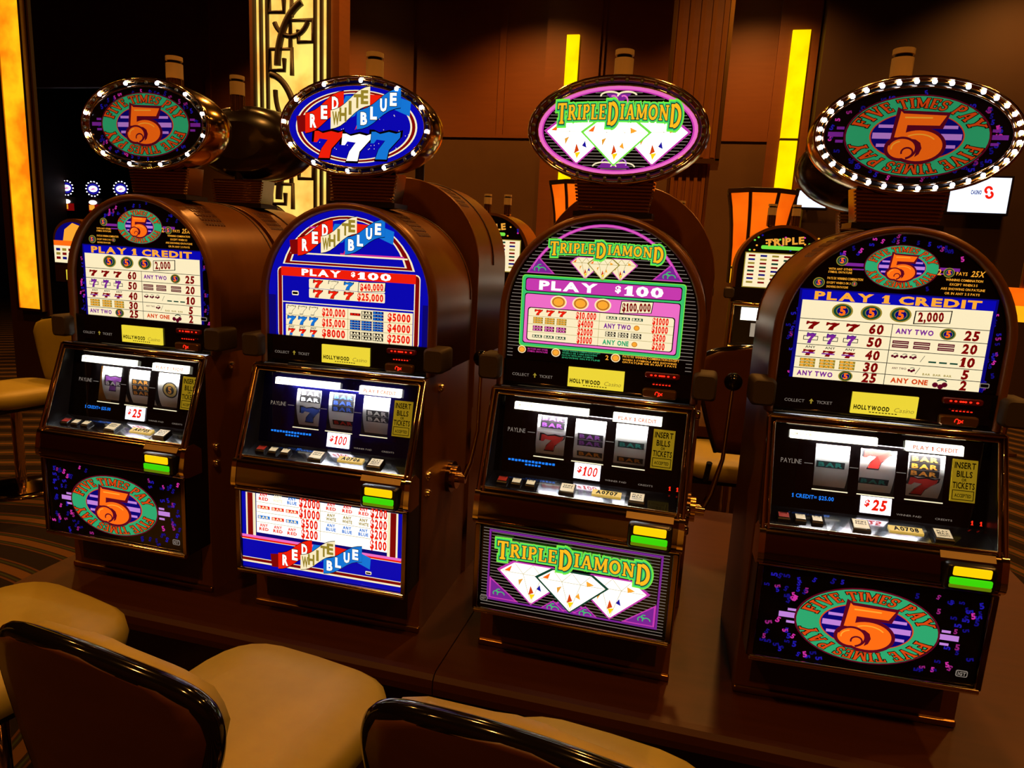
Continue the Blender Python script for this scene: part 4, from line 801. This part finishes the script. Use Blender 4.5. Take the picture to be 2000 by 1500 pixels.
# ------------------------------------------------------------------ machines standing back to back with the front row
def rear_machine(k, tx, ty, lift, with_top, label, y0=.392):
    root = empty('slot_machine', (tx, ty, .55)); D = OFF; zc = ARCH_C + lift
    b = MB(); b.box(-.25, .25, y0, y0 + .33, -1.053, -.345, BROWN); b.extrude(arch_profile(.25, zc, -.345), y0, y0 + .31, BROWN, 'y', True); b.build('cabinet', root, D)
    b = MB(); n = 28; b.tube([(.2515 * math.cos(PI * j / n), y0 + .16, zc + .2515 * math.sin(PI * j / n)) for j in range(n + 1)], .003, DWOOD, 5); b.build('roof_seam', root, D)
    b = MB(); b.tube([(.248, y0 + .005, -.5), (.248, y0 + .005, zc)] + [(.248 * math.cos(PI * j / n), y0 + .004, zc + .248 * math.sin(PI * j / n)) for j in range(n + 1)] + [(-.248, y0 + .005, -.5)], .004, BROWN, 6); b.build('back_edge', root, D)
    vent(root, 1, y0 + .03, y0 + .11, zc=zc); vent(root, -1, y0 + .03, y0 + .11, zc=zc)
    if with_top:
        neck(root, y0 + .10, y0 + .18, lift); t = topper(root, -1, y0 + .255, lift + .02, None, None, mat('black_topper_shell', (.012, .006, .003), .22))
        candle(root, -.01, y0 + .13, .09 + lift, .515 + lift)
    else: candle(root, -.0, y0 + .13, .085 + lift, .30 + lift)
    tag(root, label, 'slot machine', 'slot machines backed onto the front row')
rear_machine(0, 0, 0, 0, True, 'brown slot machine turned away, its black-shelled sign before the lit scrollwork panel')
rear_machine(1, .6561, 0, .10, False, 'tall brown slot machine turned away, backed against the ribbon machine')
rear_machine(2, 1.345, 0, .10, False, 'tall brown slot machine turned away, backed against the diamond machine')
rear_machine(3, 2.02, .05, -.03, True, 'brown slot machine turned away, its black-shelled sign behind the fully lit bulb ring', .40)
# ------------------------------------------------------------------ second row, facing us across the aisle
def far_art(seed):
    A = Art(); R = random.Random(seed); A.poly(glass_outline(GL_R, -.262), I['black'], 0)
    cols = [I['lime'], I['hpink'], I['vio'], I['amber']]
    A.rect(-.12, .1, -.045, -.025, cols[seed % 2 * 0], 2, .008) ; A.text('TRIPLE', .0, .0, .035, I['gold'], 2, width=.2, off=.045, rot=.12)
    for _ in range(24): A.ell(R.uniform(-.19, .19), R.uniform(-.055, .03), .006, .005, R.choice(cols), 1, 8)
    A.rect(-.2, .2, -.26, -.065, I['olive'], 1); A.rect(-.195, .195, -.255, -.07, I['cream'], 2)
    for cx in range(6):
        for r in range(8):
            A.rect(-.18 + .062 * cx, -.145 + .062 * cx, -.088 - .021 * r, -.078 - .021 * r, [I['dred'], I['navy'], I['olive'], I['dred'], I['dgreen']][(cx + r) % 5], 3)
    return A
def far_machine(x, y, zbase, label, seed, rz=0., top=None):
    root = empty('slot_machine', (x, y, zbase), rz); D = OFF
    b = MB(); b.box(-.25, .25, -.0, .36, -1.053, -.345, BROWN); b.extrude(arch_profile(.25, ARCH_C, -.345), .05, .36, BROWN, 'y', True); b.build('cabinet', root, D)
    b = MB(); b.extrude(glass_outline(.225, -.262), .035, .05, BLACK, 'y'); g = b.build('top_glass', root, D); far_art(seed).build('pay_table_print', g, .0345, dz=D)
    b = MB(); b.box(-.245, .245, .035, .055, -.345, -.262, GLOSS); st = b.build('display_strip', root, D); b = MB(); b.box(-.06, .07, .03, .036, -.33, -.283, SIGNY); b.build('casino_sign', st, D)
    for sx in (-1, 1): x0, x1 = sorted((sx * .236, sx * .291)); MB().rbox(x0, x1, 0, .09, -.327, -.267, .012, EARM).build('speaker_pod', root, D)
    b = MB(); b.extrude([(.03, -.347), (.002, -.347), (-.02, -.36), (-.02, -.57), (-.09, -.585), (-.10, -.66), (-.097, -.90), (.03, -.90)], -.245, .245, BLACK); b.build('door', root, D)
    b = MB(); b.tube([(-.235, -.04, -.575), (-.235, -.022, -.352), (.235, -.022, -.352), (.235, -.04, -.575)], .012, GOLD, 8); b.tube([(-.245, -.095, -.59), (.245, -.095, -.59)], .012, GOLD, 8); b.build('window_frame', root, D)
    b = MB(); b.box(-.19, .19, -.026, -.021, -.44, -.37, BANNER); b.build('lit_banner', root, D)
    for x0, x1 in RX: MB().box(x0, x1, -.026, -.021, -.53, -.455, glow('far_reel', (200, 190, 170), .5)).build('reel_window', root, D)
    b = MB(); b.box(.13, .22, -.115, -.10, -.655, -.61, GLAMP); b.build('acceptor_light', root, D)
    b = MB(); b.box(-.225, .225, -.101, -.097, -.88, -.68, I['amber'] if seed % 2 else I['navy']); b.rbox(-.1, .1, -.1035, -.10, -.85, -.71, .03, I['cream']); b.build('lower_glass', root, D)
    for xx in (-.07, .06): candle(root, xx, .2, .08, .08 + .13)
    tag(root, label, 'slot machine', 'slot machines in the second row'); return root
SY = 2.5
far_machine(at(1523, 560, y=SY).x, SY, .66, 'slot machine across the aisle below the amber lantern with the three-panel shade', 1)
far_machine(at(1292, 560, y=SY).x, SY, .66, 'slot machine across the aisle, mostly hidden behind the diamond machine', 2)
far_machine(at(950, 520, y=SY).x, SY, .66, 'slot machine across the aisle, seen in the gap beside the ribbon machine', 0)
o = empty('aisle_counter', (1.3, SY + .3, 0)); MB().box(-1.6, 1.25, -.42, .4, .60, .66, WOOD).build('counter_top', o); MB().box(-1.55, 1.2, -.36, .38, 0, .60, DWOOD).build('plinth', o)
tag(o, 'brown wooden counter across the aisle under the second row of machines', 'counter')
for ob in [q for q in bpy.data.objects if q.name.startswith('slot_machine') and q.get('group') == 'slot machines in the second row']: ob.location.z = max(ob.location.z, .66)
# ------------------------------------------------------------------ distant machines at the far left
def distant(px, py, y, label, big=False):
    p = at(px, py, y=y); root = empty('slot_machine', (p.x, y, 0)); zc = p.z
    if not big:
        b = MB(); b.box(-.26, .26, .02, .5, 0, zc - .25, DWOOD); b.build('cabinet', root)
        n = 24; b = MB(); b.loft([[(a * math.cos(2 * PI * i / n), yy, zc + c * math.sin(2 * PI * i / n)) for i in range(n)] for a, c, yy in ((.24, .2, .0), (.25, .21, .03), (.2, .16, .1))], BLACK); b.box(-.06, .06, .04, .1, zc - .27, zc - .15, BLACK); t = b.build('oval_sign', root)
        A = Art(); A.ell(0, zc, .20, .15, I['vio'], 0, 24); A.ell(.0, zc, .15, .085, I['hot'], 1, 24); A.poly([(-.12, zc - .03), (.0, zc + .02), (.12, zc + .0), (.0, zc - .03)], I['pink'], 2); A.build('sign_face', t, -.006)
        for i in range(14):
            a = 2 * PI * i / 14; q = MB(); q.ball((.235 * math.cos(a), -.01, zc + .2 * math.sin(a)), .016, BULB_ON, 6, 4); q.build('bulb', t)
        b = MB(); b.box(-.2, .2, .012, .02, zc - .62, zc - .42, I['dred']); b.box(-.18, .0, .006, .014, zc - .58, zc - .44, I['amber']); b.build('pay_glass', root); b = MB(); n = 16; b.loft([[(-.05 + .13 * math.cos(2 * PI * i / n), yy, zc - .37 + .06 * math.sin(2 * PI * i / n)) for i in range(n)] for yy in (-.0, .02)], I['hot']); b.build('lit_cap', root)
    else:
        n = 24; b = MB(); b.box(-.3, .3, .02, .5, 0, zc - .1, DWOOD); b.extrude([(.3 * math.cos(PI * i / n), zc - .1 + .26 * math.sin(PI * i / n)) for i in range(n + 1)], .02, .4, BROWN, 'y', True); b.build('cabinet', root)
        A = Art(); A.poly([(.27 * math.cos(PI * i / n), zc - .1 + .22 * math.sin(PI * i / n)) for i in range(n + 1)], I['navy'], 0); A.poly([(-.15, zc - .1), (.2, zc - .1), (.17, zc + .06), (0, zc + .11), (-.12, zc + .03)], I['amber'], 1); A.rect(-.29, .29, zc - .16, zc - .1, I['orange'], 1); A.rect(-.29, .29, zc - .36, zc - .16, I['cream'], 1)
        for j in range(6):
            for r in range(3): A.rect(-.26 + .09 * j, -.20 + .09 * j, zc - .22 - .05 * r, zc - .19 - .05 * r, [I['navy'], I['olive'], I['dred']][(j + r) % 3], 2)
        A.build('pay_glass_print', root, .015); b = MB(); b.box(-.12, .16, .0, .02, zc - .56, zc - .44, SIGNY); b.build('casino_sign', root)
        b = MB(); b.box(-.27, .27, -.1, .03, zc - 1.0, zc - .6, GLOSS); b.tube([(-.27, -.1, zc - .98), (-.27, -.02, zc - .6), (.27, -.02, zc - .6), (.27, -.1, zc - .98)], .02, DCHROME); b.build('reel_window', root)
    tag(root, label, 'slot machine', 'distant slot machines'); return root
distant(130, 365, 15, 'distant machine with a blue and white oval sign, next to the amber pillar')
distant(182, 367, 15, 'distant machine with a blue and white oval sign, between two others')
distant(236, 367, 15, 'distant machine with a blue and white oval sign, close behind the end machine')
distant(140, 452, 5.2, 'machine with a golden arched glass beyond the end of the front row', True)
# ------------------------------------------------------------------ lit panels, lanterns, column, screens
AMBER = glow('amber_onyx', (255, 190, 20), 1.15, True, ((235, 120, 10), 3.2)); STRIPY = glow('yellow_onyx', (255, 225, 0), 1.15, True, ((255, 200, 0), 3.)); CREAMP = glow('cream_onyx', (255, 225, 110), 1.15, True, ((250, 170, 70), 2.6))
y = 3.2; a, c = at(40, 598, y=y), at(84, 598, y=y); tl = at(8, 130, y=y)
o = empty('light_column', ((a.x + c.x) / 2, y, 0)); hw = (c.x - a.x) / 2
MB().box(-hw - .14, hw + .035, .03, .06, 0, CEIL, DWOOD).build('pillar', o); MB().box(-hw, hw, -.01, .05, a.z, 4.3, AMBER).build('onyx_panel', o)
b = MB()
for s in (-1, 1): b.box(s * hw - .012, s * hw + .012, -.02, .04, a.z - .02, 4.3, BRASS)
b.box(-hw, hw, -.02, .04, a.z - .02, a.z, BRASS); b.build('panel_frame', o)
tag(o, 'dark wooden pillar with a tall glowing amber onyx panel', 'light column')
y = 8.9; l, r = at(1512, 363, y=y), at(1546, 363, y=y); o = empty('light_strip', ((l.x + r.x) / 2, y, 0)); hw = (r.x - l.x) / 2; mid = at(1535, 271, y=y).z
MB().box(-hw - .16, hw + .12, .02, .1, 0, CEIL, PANEL).build('backing_board', o)
for z0, z1 in ((.6, mid - .015), (mid + .015, 4.6)): MB().box(-hw, hw, -.03, .03, z0, z1, STRIPY).build('onyx_panel', o)
MB().box(-hw, hw, -.035, .03, mid - .015, mid + .015, IRON).build('divider', o); tag(o, 'tall glowing yellow wall strip in two lengths above the amber lantern', 'wall light')
l, r = at(1103, 150, y=y), at(1127, 150, y=y); o = empty('light_strip', ((l.x + r.x) / 2, y, 0)); hw = (r.x - l.x) / 2
MB().box(-hw - .3, hw + .3, .02, .1, 0, CEIL, PANEL).build('backing_board', o); MB().box(-hw, hw, -.03, .03, .6, 4.6, STRIPY).build('onyx_panel', o); tag(o, 'tall glowing yellow wall strip behind the diamond sign', 'wall light')
# scrollwork panel
y = 5.0; l, r = at(500, 130, y=y), at(643, 130, y=y); o = empty('scrollwork_panel', ((l.x + r.x) / 2, y, 0)); W_ = (r.x - l.x) / 2; zb, zt_ = .5, 4.6
MB().box(-W_ - .09, W_ + .09, .03, .25, 0, CEIL, PANEL).build('surround', o); MB().box(-W_, W_, 0, .04, zb, zt_, CREAMP).build('lit_panel', o)
b = MB()
for s in (-1, 1):
    for d in (.0, .075, .145): b.box(s * (W_ - d) - .014, s * (W_ - d) + .014, -.03, .01, zb, zt_, IRON)
ref = at(570, 300, y=y).z
def strip_arc(cx, cz, rx, rz, a0, a1, t, n=20): b.tube([(cx + rx * math.cos(math.radians(a0 + (a1 - a0) * k / n)), -.012, cz + rz * math.sin(math.radians(a0 + (a1 - a0) * k / n))) for k in range(n + 1)], t, IRON, 6)
Wi = W_ - .15
for m_ in range(-2, 3):
    z0 = ref + m_ * 1.3
    strip_arc(Wi * .1, z0 + .62, Wi * .8, .36, 180, 360, .026); strip_arc(-Wi, z0 + .15, Wi * 1.3, .62, 15, 85, .036); strip_arc(Wi, z0 - .45, Wi * 1.6, .62, 110, 180, .036); strip_arc(0, z0 + .02, Wi * .75, .2, 200, 340, .026)
    for sx, sz in ((-1, .12), (1, -.16), (-1, -.42)):
        cx = sx * Wi * .45; cz = z0 + sz; s_ = .125; b.tube([(cx - sx * s_, -.012, cz - s_), (cx - sx * s_, -.012, cz + s_), (cx + sx * s_, -.012, cz + s_), (cx + sx * s_, -.012, cz - s_ * .6), (cx - sx * s_ * .3, -.012, cz - s_ * .6), (cx - sx * s_ * .3, -.012, cz + s_ * .3)], .024, IRON, 6)
b.build('iron_scrollwork', o); tag(o, 'tall lit cream panel behind black iron scrollwork with square spirals', 'light panel')
# lanterns
def lantern(px0, px1, py, y, label):
    p, q = at(px0, py, y=y), at(px1, py, y=y); o = empty('lantern', ((p.x + q.x) / 2, y + .25, 0)); R = (q.x - p.x) / 2; zt = p.z; H = .62; n = 8
    SH = glow('amber_shade', (255, 110, 10), .95, True, ((230, 80, 5), 2.5)); SH2 = glow('amber_shade_bright', (255, 175, 20), 1.05, True)
    prof = [(1.0, 0), (.90, .10), (.82, .22), (.77, .36), (.75, .50), (.74, .62)]
    rg = [[(R * k * math.cos(2 * PI * (i + .5) / n), R * k * math.sin(2 * PI * (i + .5) / n), zt - d) for i in range(n)] for k, d in prof]
    b = MB(); b.loft(rg[:5], SH, False, False, False); b.loft(rg[4:], SH2, False, False, False); b.build('shade', o)
    for i in range(n): MB().tube([Vector(g[i]) * 1.0 for g in rg], .012, IRON, 6).build('rib', o)
    b = MB(); b.loft([[(R * k * math.cos(2 * PI * (i + .5) / n), R * k * math.sin(2 * PI * (i + .5) / n), z) for i in range(n)] for k, z in ((1.04, zt - .01), (1.06, zt + .02), (.9, zt + .025))], IRON, smooth=False); b.build('cap', o)
    b = MB(); b.loft([[(R * .78 * math.cos(2 * PI * (i + .5) / n), R * .78 * math.sin(2 * PI * (i + .5) / n), z) for i in range(n)] for z in (zt - .52, zt - .505)], IRON, smooth=False); b.build('band', o)
    b = MB(); b.loft([[(R * k * math.cos(2 * PI * i / 12), R * k * math.sin(2 * PI * i / 12), z) for i in range(12)] for k, z in ((.5, 0), (.5, .04), (.12, .08), (.10, zt - .7), (.7, zt - .62))], BRASS); b.build('stand', o)
    tag(o, label, 'lantern', 'flared amber lanterns'); return o
lantern(1422, 1570, 368, 3.4, 'flared amber lantern under the yellow strip in two lengths')
lantern(1062, 1200, 352, 3.4, 'flared amber lantern behind the neck of the diamond sign')
# fluted column
y = 6.2; l, r = at(1300, 240, y=y), at(1408, 240, y=y); o = empty('fluted_column', ((l.x + r.x) / 2, y + .3, 0)); R = (r.x - l.x) / 2; zc = at(1398, 312, y=y).z
MB().box(-R, R, -R, R, zc, CEIL, PANEL).build('upper_shaft', o); MB().box(-R * .72, R * .72, -R * .72, R * .72, 0, zc, PANEL).build('lower_shaft', o)
for k in range(5): x = -R * .8 + 1.6 * R * k / 4; MB().box(x - .022, x + .022, -R - .02, -R, zc + .03, CEIL, BROWN).build('flute', o); x *= .72; MB().box(x - .018, x + .018, -R * .72 - .02, -R * .72, 0, zc, BROWN).build('flute', o)
b = MB()
for s in (-1, 1): b.box(s * R - .02, s * R + .02, -R - .025, -R + .02, zc, CEIL, BRASS); b.box(s * R * .72 - .015, s * R * .72 + .015, -R * .72 - .025, -R * .72 + .02, 0, zc, BRASS)
b.box(-R - .02, R + .02, -R - .025, R, zc - .03, zc + .02, BRASS); b.build('brass_edging', o); tag(o, 'square brown fluted column with brass edges that narrows below', 'column')
# screens on a dark wall bay
wd = struct(MB().box(2.80, 7.9, 8.6, 8.98, 0, CEIL, WALLD).build('wall_bay'))
SCR = glow('screen_white', (215, 232, 255), 1.5, True)
def screen(px0, px1, py0, py1, y, label):
    p, q = at(px0, py1, y=y), at(px1, py0, y=y); cx, cz, hw, hh = (p.x + q.x) / 2, (p.z + q.z) / 2, abs(q.x - p.x) / 2, abs(q.z - p.z) / 2; o = empty('television', (cx, y, cz))
    MB().rbox(-hw - .03, hw + .03, .005, .09, -hh - .03, hh + .03, .01, BLACK).build('housing', o); MB().box(-hw, hw, -.002, .006, -hh, hh, SCR).build('screen', o)
    A = Art(); A.text('CASINO', -.12 * hw, .15 * hh, .11 * hh * 2, I['navy'], 0, width=.36 * hw, off=.045); A.arc(.28 * hw, .3 * hh, .10 * hw, .16 * hh, 0, 260, .03, I['red'], 0, 12); A.arc(.34 * hw, .02 * hh, .10 * hw, .16 * hh, -180, 80, .03, I['red'], 0, 12); A.build('screen_logo', o, -.003)
    MB().box(-.05, .05, .09, .2, -.05, .05, BLACK).build('bracket', o); tag(o, label, 'television', 'wall televisions')
screen(1850, 1977, 346, 411, 8.4, 'bright white television on the dark wall beside the fully lit bulb ring')
screen(1556, 1616, 372, 402, 8.4, 'bright white television half hidden behind a black-shelled sign')
b = at(1990, 590, y=5.5); o = empty('table_lamp', (b.x, 5.5, 0)); MB().box(-.12, .12, -.12, .12, b.z - .02, b.z + .13, glow('amber_shade', (255, 110, 10))).build('upper_shade', o); MB().box(-.10, .10, -.10, .10, b.z - .16, b.z - .02, glow('amber_shade_bright', (255, 175, 20))).build('lower_shade', o); MB().tube([(0, 0, 0), (0, 0, b.z + .4)], .02, BRASS).build('rod', o); MB().box(-.15, .15, -.15, .15, 0, .03, BRASS).build('base', o)
tag(o, 'small square amber lamp on a brass rod, beside the machine with every bulb lit', 'lamp')
# ------------------------------------------------------------------ chairs
RIMM = mat('black_gloss_rim', (.004, .003, .003), .09, 0, .6)
def make_chair(x, y, rz, label, ks=1.):
    o = empty('casino_chair', (x, y, 0), rz)                     # faces +y
    def outline(k=1.): # back outline in (x, z)
        return [(k * px, pz) for px, pz in ((-.11, .60), (-.155, .70), (-.20, .82), (-.228, .92), (-.215, .975), (-.15, 1.005), (0, 1.025), (.15, 1.005), (.215, .975), (.228, .92), (.20, .82), (.155, .70), (.11, .60))]
    bend = lambda px, pz, d: (px, -.27 - .09 * (pz - .6) + .55 * px * px + d, pz * ks)
    def sheet(d0, d1, m, k=1., puff=0.):
        P = outline(k); rows = []; nz = 12; b = MB()
        def width(z):
            for (xa, za), (xb, zb) in zip(P[6:], P[7:]):
                if zb <= z <= za: return xa + (xb - xa) * ((za - z) / max(za - zb, 1e-6))
            return 0.
        nx = 12; zs = [.60 + .425 * (1 - (1 - j / nz) ** 1.6) for j in range(nz + 1)]; g = []
        for d in (d0, d1):
            for z in zs:
                wv = max(width(z), .02)
                for k2 in range(nx + 1): u = -1 + 2 * k2 / nx; pf = puff * (1 - u ** 4) * (1 - ((z - .81) / .215) ** 4) if d == d1 else 0; g.append(bend(wv * u, z, d + pf))
        S = (nz + 1) * (nx + 1); idx = lambda s, j, k2: s * S + j * (nx + 1) + k2; f = []
        for j in range(nz):
            for k2 in range(nx): f.append((idx(0, j, k2), idx(0, j, k2 + 1), idx(0, j + 1, k2 + 1), idx(0, j + 1, k2))); f.append((idx(1, j, k2), idx(1, j + 1, k2), idx(1, j + 1, k2 + 1), idx(1, j, k2 + 1)))
            f.append((idx(0, j, 0), idx(0, j + 1, 0), idx(1, j + 1, 0), idx(1, j, 0))); f.append((idx(0, j, nx), idx(1, j, nx), idx(1, j + 1, nx), idx(0, j + 1, nx)))
        for k2 in range(nx): f.append((idx(0, 0, k2), idx(1, 0, k2), idx(1, 0, k2 + 1), idx(0, 0, k2 + 1))); f.append((idx(0, nz, k2), idx(0, nz, k2 + 1), idx(1, nz, k2 + 1), idx(1, nz, k2)))
        return b.add(g, f, m, True)
    sheet(-.03, -.008, CHBACK).build('back_shell', o); sheet(-.008, .03, TAN, .96, .03).build('back_cushion', o)
    P = outline(1.015); fine = []
    fine = list(P)
    for _ in range(3): fine = [fine[0]] + [q for (xa, za), (xb, zb) in zip(fine, fine[1:]) for q in ((xa * .75 + xb * .25, za * .75 + zb * .25), (xa * .25 + xb * .75, za * .25 + zb * .75))] + [fine[-1]]
    MB().tube([bend(px, pz, -.012) for px, pz in fine + [P[-1]]], .017, RIMM, 10).build('back_rim', o)
    n = 28; rings = []
    for k, z in ((.90, .545), (1, .56), (1.02, .59), (1, .62), (.93, .635), (.6, .642)):
        rings.append([(.235 * k * math.copysign(abs(math.cos(2 * PI * i / n)) ** .5, math.cos(2 * PI * i / n)), .02 + .255 * k * math.copysign(abs(math.sin(2 * PI * i / n)) ** .5, math.sin(2 * PI * i / n)), z) for i in range(n)])
    b = MB(); b.loft(rings, TAN); b.build('seat_cushion', o)
    b = MB(); b.box(-.2, .2, -.2, .24, .525, .548, BLACK); b.build('seat_pan', o)
    for s in (-1, 1): MB().tube([(s * .14, -.18, .54), (s * .145, -.26, .57), (s * .14, -.29, .66)], .014, RIMM, 8).build('back_bracket', o)
    b = MB(); b.tube([(0, .02, .03), (0, .02, .53)], .03, CHROME, 12); b.build('pedestal', o)
    b = MB(); b.loft([[(r * math.cos(2 * PI * i / 24), .02 + r * math.sin(2 * PI * i / 24), z) for i in range(24)] for r, z in ((.24, 0), (.24, .012), (.2, .025), (.05, .045))], DCHROME); b.build('base_disc', o)
    tag(o, label, 'chair', 'casino chairs'); return o
make_chair(.745, -.575, -.13, 'tan leather casino chair with a black-rimmed brown back, facing the ribbon machine', .95)
make_chair(.0, -.52, -.2, 'tan leather casino chair facing the end machine of the front row')
make_chair(1.44, -.62, -.12, 'tan leather casino chair facing the diamond machine')
make_chair(-2.32, 1.58, 2.95, 'tan leather casino chair standing alone beyond the end of the counter')
make_chair(1.80, 1.95, .1, 'tan leather casino chair across the aisle, in front of the second row', 1.19)
# neighbouring bank at the left
o = empty('low_counter', (-2.6, .9, 0)); MB().box(-.7, .5, -1.0, .25, .34, .40, WOOD).build('counter_top', o); MB().box(-.65, .45, -.95, .2, 0, .34, DWOOD).build('plinth', o); tag(o, 'low brown wooden counter on the carpet beyond the lone chair', 'counter')
